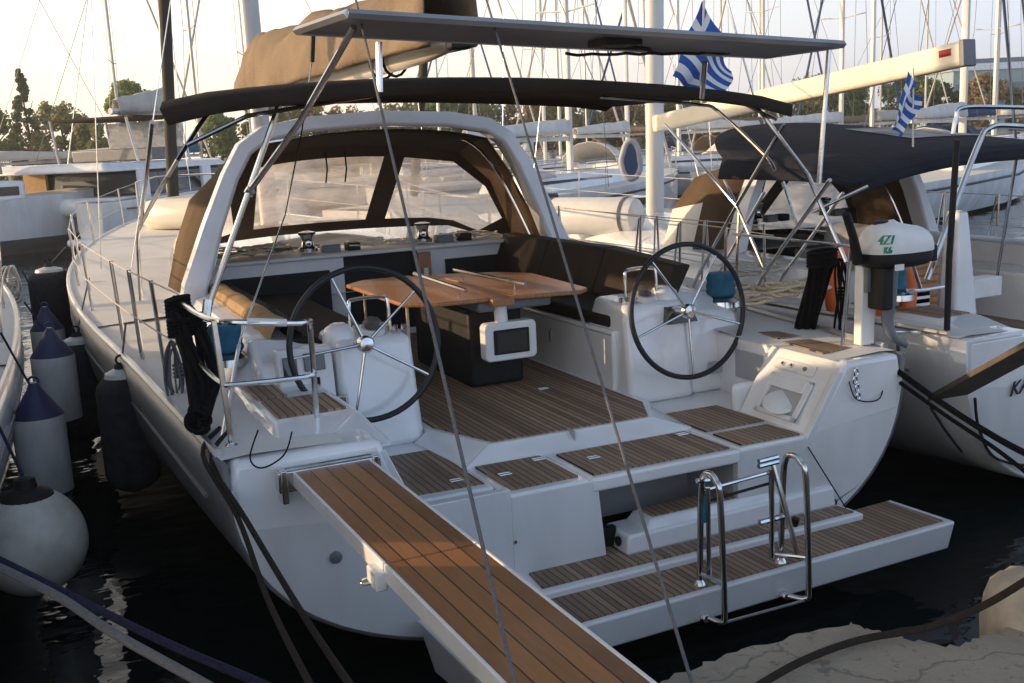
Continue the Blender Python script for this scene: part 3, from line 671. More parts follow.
# starboard pushpit
sp_ = MB().tube([(1.92,.62,1.86),(1.92,.3,1.86),(1.90,-.55,1.86),(1.86,-.72,1.86)], .010, 8, 3).build('pushpit_rail', 'steel', Y)
MB().tube([(1.76,-.70,1.26),(1.80,-.72,1.86)], .0125, 8).build('pushpit_post', 'steel', sp_)
MB().tube([(1.88,-.68,1.26),(1.86,-.72,1.86)], .0135, 8).build('pushpit_post', 'steel', sp_)
MB().box(1.80,1.91,-.82,-.75,1.27,1.76).build('motor_bracket', 'plastic_white', sp_, bevel=.01)
MB().box(1.81,1.90,-.85,-.82,1.60,1.76).build('motor_clamp_pad', 'plastic_grey', sp_, bevel=.01)
# hardware on the starboard quarter
def qf(u, v, e=0.): # on the inner slanted face: u along y, v 0..1 upward
    x = 1.19+(1.47-1.19)*v; z = .84+.41*v; nrm = Vector((-.41,0,.28)).normalized(); return Vector((x, u, z))+nrm*e
def plate(n, u0, u1, v0, v1, e0, e1, m, P_=Y, bv=.006): 
    return MB().hexa([qf(u0,v0,e0),qf(u1,v0,e0),qf(u1,v0,e1),qf(u0,v0,e1),qf(u0,v1,e0),qf(u1,v1,e0),qf(u1,v1,e1),qf(u0,v1,e1)]).build(n, m, P_, bevel=bv)
plate('shore_power_panel', -.86,-.50,.72,.86,0,.012,'plastic_white')
for u in (-.58,-.66,-.78): MB().lathe([(.014,0),(.012,.012),(.001,.014)], qf(u,.79,.012), (-.41,0,.28), 12).build('panel_socket', 'plastic_grey' if u < -.7 else 'steel', Y)
fm = MB()
for (a, b, c, d) in ((-.90,-.52,.12,.18),(-.90,-.52,.62,.66),(-.90,-.86,.12,.66),(-.56,-.52,.12,.66)): fm.hexa([qf(a,c,0),qf(b,c,0),qf(b,c,.014),qf(a,c,.014),qf(a,d,0),qf(b,d,0),qf(b,d,.014),qf(a,d,.014)])
fm.build('shower_frame', 'gelcoat', Y, bevel=.004)
plate('shower_recess', -.86,-.56,.18,.50,.001,.003,'grille',bv=0)
plate('shower_lid', -.86,-.56,.48,.63,.002,.022,'gelcoat')
MB().lathe([(.001,0),(.10,0),(.11,.012),(.09,.026),(.001,.03)], qf(-.72,.30,.008), (-.30,-.25,.75), 22).build('shower_lid_disc', 'plastic_white', Y)
# ladder hung on the platform
ld = MB().tube([(.10,-1.60,.22),(.13,-1.675,.22),(.14,-1.68,.30),(.135,-1.66,.85),(.132,-1.63,.935),(.125,-1.59,.965),(.118,-1.545,.935),(.112,-1.53,.80),(.10,-1.53,.375)], .0165, 10, 5).build('boarding_ladder', 'steel', Y)
MB().tube([(.60,-1.60,.22),(.655,-1.67,.22),(.67,-1.675,.30),(.665,-1.655,.85),(.66,-1.62,.935),(.65,-1.575,.965),(.64,-1.53,.935),(.635,-1.515,.80),(.62,-1.515,.375)], .0165, 10, 5).build('ladder_rail', 'steel', ld)
MB().tube([(.13,-1.675,.215),(.66,-1.67,.21)], .009, 8).build('ladder_tread', 'steel', ld)
MB().tube([(.14,-1.67,.42),(.10,-1.53,.43)], .012, 8).build('ladder_tread', 'steel', ld)
MB().tube([(.665,-1.66,.44),(.57,-1.52,.43)], .012, 8).build('ladder_tread', 'steel', ld)
MB().tube([(.11,-1.53,.86),(.56,-1.52,.88)], .011, 8).build('ladder_tread', 'steel', ld)
MB().tube([(.11,-1.53,.80),(.56,-1.52,.82)], .008, 8).build('ladder_tread', 'black', ld)
MB().tube([(.07,-1.56,.93),(.14,-1.56,.92)], .013, 8).build('ladder_pin', 'steel', ld)
MB().tube([(.55,-1.53,.42),(.54,-1.54,.90)], .0145, 8).build('ladder_leg', 'steel', ld)
MB().tube([(.56,-1.53,.92),(.61,-1.66,.47)], .0145, 8).build('ladder_leg', 'steel', ld)
MB().tube([(.15,-1.54,.40),(.14,-1.55,.88)], .0125, 8).build('ladder_leg', 'steel', ld)
MB().tube([(.48,-1.52,.62),(.65,-1.53,.63)], .016, 8).build('ladder_step', 'steel', ld)
for z_ in (.93,.955): MB().tube([(.46,-1.54,z_),(.58,-1.54,z_+.005)], .014, 8).build('ladder_step', 'steel', ld)
MB().tube([(.12,-1.53,.70),(.13,-1.53,.84)], .022, 8).build('ladder_lashing', 'teal', ld)
MB().tube([(.635,-1.60,.60),(.64,-1.61,.64)], .020, 8).build('ladder_clip', 'black', ld)
for (x_, y_) in ((.10,-1.53),(.62,-1.515)): MB().lathe([(.032,0),(.028,.01),(.018,.025)], (x_,y_,.373), (0,0,1), 14).build('ladder_base', 'steel', ld)
for x_ in (.085,.585): MB().lathe([(.028,0),(.028,.02),(.018,.035)], (x_,-1.575,.22), (0,-1,0), 14).build('ladder_base', 'steel', ld)
# hull lettering
hp = lambda y, z: Vector((-(hull_at(y)[0]*(max(0, 1-((hull_at(y)[1]-z)/(hull_at(y)[1]-hull_at(y)[2]))**NE))**(1/NE))-.004, y, z))
text_mb('Oceanis 45', .15, hp(1.95,.72)+Vector((-.012,0,0)), (hp(-.1,.72)-hp(1.95,.72)), (hp(1,.95)-hp(1,.72)), .35, .004).build('hull_lettering', 'faint', Y)
# transom bits: stay lines that run from the panel and the stern to the quay are mooring lines of the gangway
MB().tube(sag(at(808,447,y=-1.06), at(846,508,z=.42), .0), .004, 5).build('platform_lift_line', 'rope_black', Y)
MB().lathe([(.03,0),(.03,.012),(.012,.02)], at(832,503,y=-1.06), (0,-1,0), 12).build('drain_hole', 'black', Y)
# navigation lines
for (a, b, nm) in (((375,-6,X(y=-.9)),(222,452,X(y=-.9)),'backstay'),):
    pass
px('backstay', [(556,-8,X(y=5)),(596,86,X(y=2.9))], .006, Y)
px('backstay', [(726,-5,X(y=.4)),(757,108,X(y=.2))], .007, Y)
px('topping_line', [(315,40,X(y=1.5)),(302,130,X(y=1.2)),(285,215,X(y=.9)),(240,340,X(y=.3)),(222,440,X(y=-.6))], .005, Y)
px('topping_line', [(313,35,X(y=1.4)),(312,62,X(y=1.4))], .017, Y, m='black')
px('flag_halyard', [(676,10,X(y=.4)),(675,96,X(y=.4))], .003, Y)

# ------------------------------------------------------------------ things on and around the main yacht
def thing(name, mb, m, label, cat, group=None, **k):
    o = mb.build(name, m, None, **k); rebase(o); return tag(o, label, cat, group)
def wchild(name, mb, m, root, **k):
    """part given in world coordinates"""
    o = mb.build(name, m, None, **k); o.data.transform(Matrix.Translation(-root.location)); o.parent = root; return o

# gangway
g0l, g0r = Vector((-1.80,-1.06,1.175)), Vector((-1.44,-1.06,1.175))
GB = Vector((-1.62,-1.06,1.15))
gy = empty('gangway', (-1.62,-3.35,1.02)); tag(gy, 'varnished teak plank gangway from the transom down to the quay', 'gangway')
def gpt(u, y): # u -1..1 across
    t_ = (y+1.06)/(-3.6+1.06); return Vector((-1.62+u*.1785+.10*t_, y, 1.175-.07*t_))
def gbox(y0, y1, u0, u1, z0, z1, mb=None):
    mb = mb or MB(); d0, d1 = Vector((0,0,z0)), Vector((0,0,z1)); q = [gpt(u0,y1),gpt(u1,y1),gpt(u1,y0),gpt(u0,y0)]
    return mb.hexa([p+d0 for p in q]+[p+d1 for p in q])
def gorig(y0, y1, **k): # plank shader needs local x measured across the gangway
    return gbox(y0, y1, **k)
for (a, b) in ((-1.07,-2.262),(-2.272,-3.72)):
    mb = gbox(a, b, -.96, .96, 0, .012)
    o = mb.build('deck_boards', 'teakgang', None, bevel=.003)
    sh = (gpt(0,a)-gy.location)
    ang = math.atan2(.10, -(3.6-1.06)); # slight skew of the plank
    o.parent = gy; o.data.transform(Matrix.Translation(-gy.location))
    dx = (.10)/(-2.54)
    # shear so that local x runs square to the boards
    for v in o.data.vertices: v.co.x -= dx*(v.co.y+gy.location.y+1.06)
    o.rotation_euler = (0,0,0)
    mshear = Matrix.Identity(4); mshear[0][1] = dx; mshear[0][3] = dx*(gy.location.y+1.06)
    o.matrix_parent_inverse = mshear
fb = MB()
for (a, b) in ((-1.07,-2.262),(-2.272,-3.72)):
    gbox(a, b, -1.04, -.96, -.055, .016, fb); gbox(a, b, .96, 1.04, -.055, .016, fb); gbox(a, b, -.96, .96, -.045, -.004, fb)
wchild('side_beam', fb, 'plastic_white', gy, bevel=.005)
b = MB(); b.box(-1.87,-1.39,-1.13,-1.04,1.10,1.196); b.box(-1.86,-1.83,-1.14,-1.0,1.05,1.205); b.box(-1.43,-1.40,-1.14,-1.0,1.05,1.205)
b.tube([(-1.86,-1.09,1.185),(-1.40,-1.09,1.185)], .022, 10)
wchild('hinge_bracket', b, 'steel', gy, bevel=.005)
wchild('hinge_eye', MB().tube([gpt(-1.1,-2.2)+Vector((-.03+.025*math.cos(a),.025*math.sin(a),-.07)) for a in [k*math.pi/5 for k in range(10)]], .005, 6, closed=True), 'steel', gy)
wchild('hinge_plate', MB().box(gpt(-1,-2.26).x-.045, gpt(-1,-2.26).x+.0, -2.29, -2.18, 1.06, 1.13), 'plastic_white', gy, bevel=.008)

# lines from the stern down to the gangway and the quay (gangway lifts)
def line(name, a, b, r, m, label, cat='line', s=.0, group=None, n=10):
    return thing(name, MB().tube(sag(a, b, s, n), r, 7), m, label, cat, group)
line('lift_line', at(354,-8,y=-.4), at(516,690,y=-3.5), .0062, 'rope_grey', 'thin grey line falling from above the panel to the gangway', 'rope', .0)
line('lift_line', at(484,-8,y=-.6), at(694,690,y=-3.3), .0058, 'rope_grey', 'thin pale line falling past the starboard side of the gangway to the quay edge', 'rope', .0)

# fenders
def fender(pos, r, h, label, body, ends, cat='fender', group=None, ropeto=None, sock=False):
    root = empty('fender', pos); tag(root, label, cat, group)
    pr = [(.03,-.02),(.06,0),(r*.62,.02),(r*.90,.06),(r,.12),(r,h-.12),(r*.93,h-.065),(r*.72,h-.025),(r*.45,h),(.05,h+.03),(.04,h+.07)] if not ends else [(.03,-.02),(.05,0),(r*.6,.02),(r*.93,.05),(r,.09),(r,h-.09),(r*.80,h-.045),(.07,h+.05),(.045,h+.09),(.03,h+.13)]
    if ends:
        k = .14 if not sock else 0
        MB().lathe([(r,.09),(r*1.004,.2),(r*1.004,h-.2),(r,h-.09)], (0,0,0), n=28).build('fender_body', body, root)
        MB().lathe(pr[:5], (0,0,0), n=28).build('fender_end', ends, root)
        MB().lathe(pr[5:], (0,0,0), n=28).build('fender_end', ends, root)
    else:
        MB().lathe(pr, (0,0,0), n=28).build('fender_body', body, root)
        MB().lathe([(r*.66,h-.03),(r*.60,h+.012),(.05,h+.04)], (0,0,0), n=20).build('fender_collar', 'fendwhite', root)
    MB().tube([(.03*math.cos(a),0,h+(.10 if not ends else .14)+.03*math.sin(a)) for a in [k*math.pi/5 for k in range(10)]], .009, 6, closed=True).build('fender_eye', 'black' if not ends else 'fendblue', root)
    if ropeto is not None:
        MB().tube(sag(Vector((0,0,h+.05)), Vector(ropeto)-Vector(pos), .0), .008, 6).build('fender_line', 'rope_navy' if ends else 'rope_grey', root)
    return root
def fpos(pxl, pyt, pyb, dd):
    a = at(pxl, pyt, d=dd); d = (a-CAM).dot(fwd); h = (pyb-pyt)/F*d*1.0
    return a, h, d
a, h, d = fpos(122,374,494,7.2); fender((a.x,a.y,a.z-h), 27/F*d, h, 'large black socked fender hanging nearest the stern on the port hull', 'blackfab', None, ropeto=(-2.2,a.y+.05,1.5))
a, h, d = fpos(77,341,442,9.2); fender((a.x,a.y,a.z-h), 22/F*d, h, 'black socked fender hanging behind the white and blue fenders', 'blackfab', None, ropeto=(-2.28,a.y,1.6))
a, h, d = fpos(49,270,352,12.5); fender((a.x,a.y,a.z-h), 21/F*d, h, 'farthest black socked fender, between the two hulls', 'blackfab', None, ropeto=(-2.3,a.y,1.6))
a, h, d = fpos(36,402,508,6.9); fender((a.x,a.y,a.z-h), 25/F*d, h, 'white fender with dark blue ends nearest the camera', 'fendwhite', 'fendblue', ropeto=(a.x-.15,a.y,1.55))
a, h, d = fpos(51,344,432,8.3); fender((a.x,a.y,a.z-h), 21/F*d, h, 'white fender with dark blue ends, middle one of the row', 'fendwhite', 'fendblue', ropeto=(a.x-.15,a.y,1.55))
a, h, d = fpos(46,320,385,10.2); fender((a.x,a.y,a.z-h), 16/F*d, h, 'white fender with dark blue ends, farthest of the row', 'fendwhite', 'fendblue', ropeto=(a.x-.15,a.y,1.6))
c_ = at(33,543,x=-2.78) if False else at(33,543,d=5.6); rb = 52/F*5.6
by_ = empty('round_fender', c_-Vector((0,0,rb))); tag(by_, 'large round grubby white ball fender with dark top', 'fender')
MB().lathe([(rb*math.sin(t), rb-rb*math.cos(t)*(1 if t < 1.6 else 1.08)) for t in [math.pi*k/22 for k in range(0,20)]], (0,0,0), n=36).build('fender_body', 'buoy', by_, smoothall=True)
MB().lathe([(rb*.50,rb*1.93),(rb*.42,rb*2.02),(.06,rb*2.12),(.05,rb*2.3),(.02,rb*2.35)], (0,0,0), n=24).build('fender_cap', 'black', by_)
MB().tube([(0,0,rb*2.3),(-.12,.3,.95)], .009, 6).build('fender_line', 'rope_navy', by_)

# mooring ropes from the quay
def mrope(pts, r, m, label, k=6):
    return thing('mooring_rope', MB().tube(pts, r, 9, k), m, label, 'rope')
mrope([at(-60,530,d=4.0),at(60,590,d=3.6),at(160,640,d=3.2),at(275,690,d=2.9),at(420,760,d=2.6)], .0135, 'rope_navy', 'thick navy mooring rope across the bottom left corner, upper of the two')
mrope([at(-60,540,d=3.8),at(50,592,d=3.4),at(115,634,d=3.1),at(215,690,d=2.8),at(330,760,d=2.5)], .0145, 'rope_grey', 'thick pale grey mooring rope across the bottom left corner, lower of the two')
cl = (-1.93,-.70,1.30)
mrope([Vector((-1.98,-.55,1.27)),at(212,462,y=-.9),at(246,520,y=-1.3),at(300,610,y=-2.1),at(360,700,y=-3.1)], .0125, 'rope_brown', 'old brown mooring rope from the port quarter, right strand of the pair')
mrope([Vector((-2.0,-.45,1.27)),at(203,455,y=-.85),at(238,518,y=-1.25),at(268,600,y=-2.0),at(318,700,y=-3.0)], .0115, 'rope_brown', 'old brown mooring rope from the port quarter, left strand of the pair')
mrope([at(888,364,y=-.95),at(940,402,y=-1.4),at(1000,440,y=-1.9),at(1060,470,y=-2.4)], .018, 'rope_black', 'thick black mooring rope from the starboard quarter, upper of the pair')
mrope([at(888,374,y=-.95),at(945,415,y=-1.4),at(1000,452,y=-1.85),at(1060,500,y=-2.3)], .012, 'rope_black', 'black mooring rope from the starboard quarter, lower of the pair')

# rope coils hung on rails
def coil(name, top, h, w, r, m, label, n=9, seed=1, tilt=0.):
    rnd = random.Random(seed); mb = MB(); top = Vector(top)
    for i in range(n):
        ox, oy = rnd.uniform(-w*.5,w*.5), rnd.uniform(-.05,.05); hh = h*rnd.uniform(.72,1.05); ww = w*rnd.uniform(.25,.6)
        pts = []
        for k in range(14):
            a = 2*math.pi*k/14; zz = -hh/2+hh/2*math.cos(a)
            pts.append(top+Vector((ox+ww*math.sin(a)*(1.2-.4*math.cos(a))+tilt*-zz, oy+.03*math.sin(a*2+i), zz+.02)))
        mb.tube(pts, r, 6, 2, closed=True)
    for k in range(4):
        z = -h*.28-.022*k; mb.tube([top+Vector((w*.42*math.cos(a)+tilt*-z, w*.42*math.sin(a), z)) for a in [2*math.pi*j/12 for j in range(12)]], r, 6, closed=True)
    return thing(name, mb, m, label, 'rope', smoothall=True)
coil('rope_coil', at(178,300,x=-2.0), .20, .07, .010, 'rope_black', 'black rope knot tied at the head of the port rail', 7, 3)
def hank(ctrl, wid, r, m, label, n=14, seed=1, wraps=()):
    rnd = random.Random(seed); mb = MB()
    for i in range(n):
        a = 2*math.pi*i/n+rnd.uniform(-.3,.3); q = rnd.uniform(.45,1.)
        mb.tube([c+Vector((w*q*math.cos(a+k*.25), w*.6*q*math.sin(a+k*.25), rnd.uniform(-.03,.03))) for k, (c, w) in enumerate(zip(ctrl, wid))], r, 6, 5)
    for c, w in wraps:
        for k in range(5): mb.tube([c+Vector((w*math.cos(t), w*.7*math.sin(t), .02*k-.04+.01*math.cos(t))) for t in [2*math.pi*j/12 for j in range(12)]], r, 6, closed=True)
    return thing('rope_coil', mb, m, label, 'rope', smoothall=True)
hc_ = [at(178,306,y=.35), at(187,325,y=.2), at(195,352,y=.0), at(203,382,y=-.2), at(200,410,y=-.4), at(199,428,y=-.5)]
hank(hc_, [.05,.085,.085,.09,.045,.04], .014, 'rope_black', 'thick black rope hank hanging down the port stern rail', 16, 5, [(hc_[0],.06),(hc_[1],.095)])
coil('rope_coil', at(176,345,x=-2.05), .42, .07, .006, 'rope_grey', 'thin grey rope hank hanging beside the black one', 7, 8)
coil('rope_coil', at(199,412,y=-.6), .11, .07, .010, 'rope_black', 'black rope heaped on the port quarter cleat', 6, 9)
hc_ = [at(822,258,x=1.95), at(818,280,x=1.95), at(812,305,x=1.95), at(806,326,x=1.95), at(803,338,x=1.95)]
hank(hc_, [.10,.09,.085,.08,.03], .013, 'rope_black', 'black rope hank hanging on the starboard stern rail', 18, 11, [(hc_[0],.10)])
coil('rope_coil', at(842,262,x=2.1), .62, .05, .008, 'rope_black', 'thin dark rope loops beside the outboard motor bracket', 4, 12)
# tangles of running rigging on the coachroof
def tangle(ctr, w, l, n, seed, m, label, r=.0075, z=0.):
    rnd = random.Random(seed); mb = MB(); c = Vector(ctr)
    for i in range(n):
        q = c+Vector((rnd.uniform(-w,w), rnd.uniform(-l,l), 0)); rad = rnd.uniform(.07,.17); ph = rnd.uniform(0,6)
        mb.tube([q+Vector((rad*math.cos(a+ph)*rnd.uniform(.8,1.2), rad*.8*math.sin(a+ph)*rnd.uniform(.8,1.2), .012+.012*i*.35+rnd.uniform(0,.02))) for a in [2*math.pi*k/9 for k in range(9)]], r, 6, 4, closed=True)
    return thing('rope_tangle', mb, m, label, 'rope', smoothall=True)
tangle((-1.05,3.42,1.72), .30, .16, 20, 21, 'rope_tan', 'cream ropes flaked on the coachroof to port of the winch')
tangle((-.75,3.55,1.72), .35, .22, 9, 23, 'rope_grey', 'grey ropes mixed into the heap on the port coachroof')
tangle((.2,3.5,1.715), .25, .2, 10, 24, 'rope_white', 'white control lines lying before the starboard winch')
tangle((1.1,3.5,1.715), .25, .2, 8, 25, 'rope_white', 'white line coiled beside the starboard winch')
# shackles and thin cords on the transom
thing('cord', MB().tube([at(258,430,y=-1.0),at(250,458,y=-1.08),at(262,468,y=-1.1),at(284,455,y=-1.1),at(292,432,y=-.9)], .004, 5, 5), 'rope_black', 'thin dark cord looped on the port quarter beside the gangway hinge', 'cord')
thing('cord', MB().tube([at(846,362,y=-.9),at(850,385,y=-1.07),at(858,400,y=-1.08),at(880,398,y=-1.08),at(884,368,y=-.95)], .004, 5, 5), 'rope_black', 'thin dark cord looped on the starboard quarter corner', 'cord')
sh_ = MB()
for (x_, y_) in ((855,380),(857,388),(858,396),(856,372)):
    p = at(x_, y_, y=-1.075); sh_.tube([p+Vector((.014*math.cos(a),0,.022*math.sin(a))) for a in [k*math.pi/5 for k in range(10)]], .006, 6, closed=True)
thing('shackle', sh_, 'steel', 'bright steel shackles hanging on the starboard transom corner', 'shackle')
# small fenders / rope bag aft of the right-hand wheel
# outboard motor on the starboard rail
mo = Vector((2.02,-.86,1.72))
OX = -.24; ob = empty('outboard_motor', (1.86,-.86,1.22)); tag(ob, 'white and black outboard motor clamped on the starboard stern rail', 'outboard motor')
def sup(c, rx, ry, rz, e=3., n=20, z0=-1., z1=1., taper=0.):
    mb = MB(); rows = []
    for i in range(11):
        v = z0+(z1-z0)*i/10; s_ = max(1-abs(v)**e, 0)**(1/e); row = []
        for k in range(n+1):
            a = 2*math.pi*k/n; ca, sa = math.cos(a), math.sin(a)
            row.append((c[0]+rx*s_*math.copysign(abs(ca)**(2/2.6), ca)*(1-taper*v), c[1]+ry*s_*math.copysign(abs(sa)**(2/2.6), sa), c[2]+rz*v*(1-.10*(ca if v > 0 else 0))))
        rows.append(row)
    return mb.grid(rows)
wchild('motor_cowl', sup((2.0,-.88,1.86), .245, .16, .160, e=2.5, z0=-.1, z1=.999, taper=.03), 'plastic_white', ob, smoothall=True)
wchild('motor_lower_cowl', sup((2.0,-.88,1.855), .240, .156, .105, e=5., z0=-.97, z1=.02), 'black', ob)
wchild('cowl_latch', MB().box(2.25,2.30,-.93,-.84,1.76,1.86), 'black', ob, bevel=.01)
wchild('cowl_cap', MB().lathe([(.05,0),(.045,.02),(.001,.03)], (1.90,-.86,2.01), (0,0,1), 14), 'black', ob)
wchild('cowl_badge', MB().box(1.85,1.91,-1.045,-1.03,1.75,1.785), 'plastic_white', ob)
wchild('motor_leg', MB().tube([(1.96,-.88,1.78),(1.96,-.88,1.58),(1.95,-.88,1.42),(1.98,-.90,1.32),(2.07,-.92,1.26)], [.062,.058,.05,.045,.022], 12, 4, sq=.7), 'plastic_grey', ob)
wchild('clamp_bracket', MB().box(1.84,1.92,-.96,-.82,1.50,1.76), 'black', ob, bevel=.015)
wchild('tiller_arm', MB().tube([at(858,262,y=-.86),at(853,236,y=-.9),at(846,214,y=-.95)], [.035,.026,.024], 10), 'black', ob)
pA = at(880,243,y=-1.05); pB = at(906,252,y=-1.06)
wchild('cowl_lettering', text_mb('4Z1', .078, pA+Vector((-.02,0,-.01)), (1,0,-.05), (0,.12,1), .4, .006), 'greenprint', ob)
wchild('cowl_lettering', text_mb('K6', .055, pA+Vector((.03,-.0,-.065)), (1,0,-.05), (0,.12,1), .1, .006), 'greenprint', ob)
# orange lifebuoys
def buoyo(p, h, w, label):
    p = Vector(p); mb = MB().tube([p+Vector((w*math.sin(a), 0, h*math.cos(a))) for a in [R(20+i*32) for i in range(11)]], .06, 10, 4)
    return thing('horseshoe_buoy', mb, 'orange', label, 'lifebuoy')
buoyo(at(850,285,y=.25), .30, .17, 'orange horseshoe lifebuoy hanging on the rail left of the outboard motor')
buoyo(at(896,296,y=.0), .24, .12, 'orange horseshoe lifebuoy on the neighbour rail right of the outboard leg')
# greek flags
def flag(px0, py0, pw, ph, yy, label, wave, seed, skew=0, hang=0):
    o0 = at(px0, py0, y=yy); d = (o0-CAM).dot(fwd); W, H = pw/F*d, ph/F*d
    root = empty('flag', at(px0, py0+ph*1.05, y=yy)); tag(root, label, 'flag')
    nx, nz = 27, 27; rows = []
    for j in range(nz+1):
        v = j/nz; row = []
        for i in range(nx+1):
            u = i/nx
            x = o0.x+W*(u*(1-.15*v))+skew*W*v; y = o0.y+wave*math.sin(u*9+v*2+seed)*u+.03*math.sin(v*7)
            z = o0.z-H*v-hang*H*u*u+.04*H*math.sin(u*8+seed)
            row.append((x, y, z))
        rows.append(row)
    def mi(j, i):
        v = (j+.5)/nz; u = (i+.5)/nx
        if u < .37 and v < 5/9:
            return 1 if (.148 < u < .222 or .222 < v < .333) else 0
        return int(v*9) % 2
    f = MB().grid(rows, mi); f.v = [p-root.location for p in f.v]
    f.build('flag_cloth', ['flagblue','flagwhite'], root, smoothall=True)
    return root, o0, W, H
def flag2(quad, yy, label, pole, wave=.05, seed=0):
    """cloth spanned by four photo corners (hoist top, fly top, fly bottom, hoist bottom) standing about plane yy"""
    c = [at(a, b, y=yy) for a, b in quad]; root = empty('flag', at(*pole[1], y=yy)); tag(root, label, 'flag')
    n = 27; rows = []
    for j in range(n+1):
        v = j/n; row = []
        for i in range(n+1):
            u = i/n; p = c[0].lerp(c[1], u).lerp(c[3].lerp(c[2], u), v)
            row.append(p+Vector((.01*math.sin(v*9+u*5), wave*math.sin(u*8+v*3+seed)*(.3+u), .012*math.sin(u*11+seed)))-root.location)
        rows.append(row)
    def mi(j, i):
        v = (j+.5)/(n+1); u = (i+.5)/(n+1)
        if u < .37 and v < 5/9: return 1 if (.148 < u < .222 or .222 < v < .333) else 0
        return int(v*9) % 2
    MB().grid(rows, mi).build('flag_cloth', ['flagblue','flagwhite'], root, smoothall=True)
    a, b = at(*pole[0], y=yy), at(*pole[1], y=yy)
    MB().tube([a-root.location, b-root.location], .008, 7).build('flag_pole', 'mast', root)
flag2([(703,2),(735,70),(716,98),(671,78)], .35, 'blue and white striped flag flying behind the solar panel', ((704,0),(700,97)), .05, 1)
flag2([(909,72),(921,98),(899,137),(893,126)], .7, 'small blue and white striped flag hanging over the navy canopy', ((913,68),(913,152)), .04, 2)

# ------------------------------------------------------------------ neighbouring yachts
NY = empty('sailing_yacht', (4.22,.10,-.02)); NY.scale = (.8,1,1); tag(NY, 'white sailing yacht with a navy canopy moored on the right of the main one', 'sailing yacht')
yacht(NY, dict(open=False, boomend=(2.05,3.22), sister=True, sailbag=False, whitemast=True, white_dodger=True))
def nchild(name, mb, m, root=NY, par=None, **k):
    o = mb.build(name, m, None, **k); o.data.transform(Matrix.LocRotScale(NY.location, NY.rotation_euler, NY.scale).inverted()); o.parent = par or root; return o
for ch in list(NY.children):
    nm_ = ch.name.split('.')[0]
    if nm_ in ('steering_wheel','backrest','seat_cushion','coaming_cushion','mast','spreader','boom'):
        for g in list(ch.children): bpy.data.objects.remove(g)
        bpy.data.objects.remove(ch)
    elif nm_ in ('port_bulkhead','starboard_bulkhead','companionway','locker_opening','companionway_sill','companionway_panel','companionway_lock','winch_ledge','helm_console','bimini_x'):
        for g in list(ch.children_recursive): bpy.data.objects.remove(g)
        bpy.data.objects.remove(ch)
    elif nm_ == 'coachroof': ch.location.z -= .12
    elif nm_ == 'sprayhood': ch.location.y -= .75; ch.location.z -= .34
    elif nm_ == 'arch': ch.location.y -= .75; ch.location.z -= .44
    elif nm_ in ('arch_x','shroud','furled_headsail','winch','rope_clutch'): ch.location.y -= .75
# navy canopy: rear edge low, crown high, port edge drooping
def ncan(u, v):   # u across (-1 port), v 0 aft .. 1 forward
    ya = .15-.15*u; yf = 1.95+1.1*(1-abs(u)**3) if u < 0 else 3.05
    y = ya+(yf-ya)*v; x = 4.33+1.52*u; zc = 2.33+.29*v**.85; return (x, y, zc+.02-(.17+.10*v)*abs(u)**2.6)
rows = [[ncan(-1+2*i/20, j/10) for i in range(21)] for j in range(11)]
nb_ = nchild('bimini', MB().grid(rows), 'navy', solid=.015, smoothall=True)
nchild('bimini_edge', MB().grid([rows[0], [(p[0], p[1]-.03, p[2]-.07) for p in rows[0]]]), 'navy', par=nb_, solid=.012, smoothall=True)
nchild('bimini_edge', MB().grid([[rows[j][0] for j in range(11)], [(rows[j][0][0]-.04, rows[j][0][1], rows[j][0][2]-.012*j) for j in range(11)], [(rows[j][0][0]-.05, rows[j][0][1], rows[j][0][2]-.02-.016*j) for j in range(11)]]), 'navy', par=nb_, solid=.012, smoothall=True)
q4 = [ncan(a, b_) for a, b_ in ((-.42,.30),(.30,.22),(.34,.62),(-.30,.66))]
gr = []
for jj in range(7):
    l_ = [-.18+.10*jj/6+.66*ii/8 for ii in range(9)]
    gr.append([tuple(Vector(ncan(u, .30+.34*jj/6))+Vector((0,0,.018))) for u in l_])
nchild('canopy_window', MB().grid(gr), 'vinylwhite', par=nb_, smoothall=True)
# mast and boom
ms_ = nchild('mast', MB().tube([at(655,226,x=4.3), at(652,-900,x=4.3)], .115, 14, sq=.85), 'mast')
ba, be = at(656,124,x=4.22), at(967,53,x=4.22); bm_ = MB(); dv_ = (be-ba).normalized(); sd_ = dv_.cross(Vector((0,0,1))).normalized()*.065; up_ = sd_.cross(dv_).normalized()*.10
bm_.hexa([ba-sd_-up_,ba+sd_-up_,be+sd_-up_,be-sd_-up_,ba-sd_+up_,ba+sd_+up_,be+sd_+up_,be-sd_+up_])
bo_ = nchild('boom', bm_, 'boom', bevel=.04)
c_ = be+dv_*.02; bx = MB(); a_, e_ = be-dv_*.02, be+dv_*.03
bx.hexa([a_-sd_*1.05-up_*1.05,a_+sd_*1.05-up_*1.05,e_+sd_*1.05-up_*1.05,e_-sd_*1.05-up_*1.05,a_-sd_*1.05+up_*1.05,a_+sd_*1.05+up_*1.05,e_+sd_*1.05+up_*1.05,e_-sd_*1.05+up_*1.05])
nchild('boom_end', bx, 'plastic_grey', par=bo_, bevel=.01)
a_ = be-dv_*.22; e_ = be-dv_*.10; lg = -sd_*1.04 if (at(960,50,x=4.2)-CAM).dot(sd_) > 0 else sd_*1.04
nchild('boom_logo', MB().add([a_+lg+up_*.0, e_+lg+up_*.0, e_+lg+up_*.55, a_+lg+up_*.55], [(0,1,2,3)]), 'red', par=bo_, solid=.003)
for pts in ([(2.66,1.2,2.10),(2.7,1.9,1.35)], [(2.66,.3,2.12),(2.7,1.1,1.35)], [(4.25,.15,2.33),(4.5,.5,1.3)]):
    nchild('bimini_frame', MB().tube(pts, .013, 8), 'steel', par=nb_)
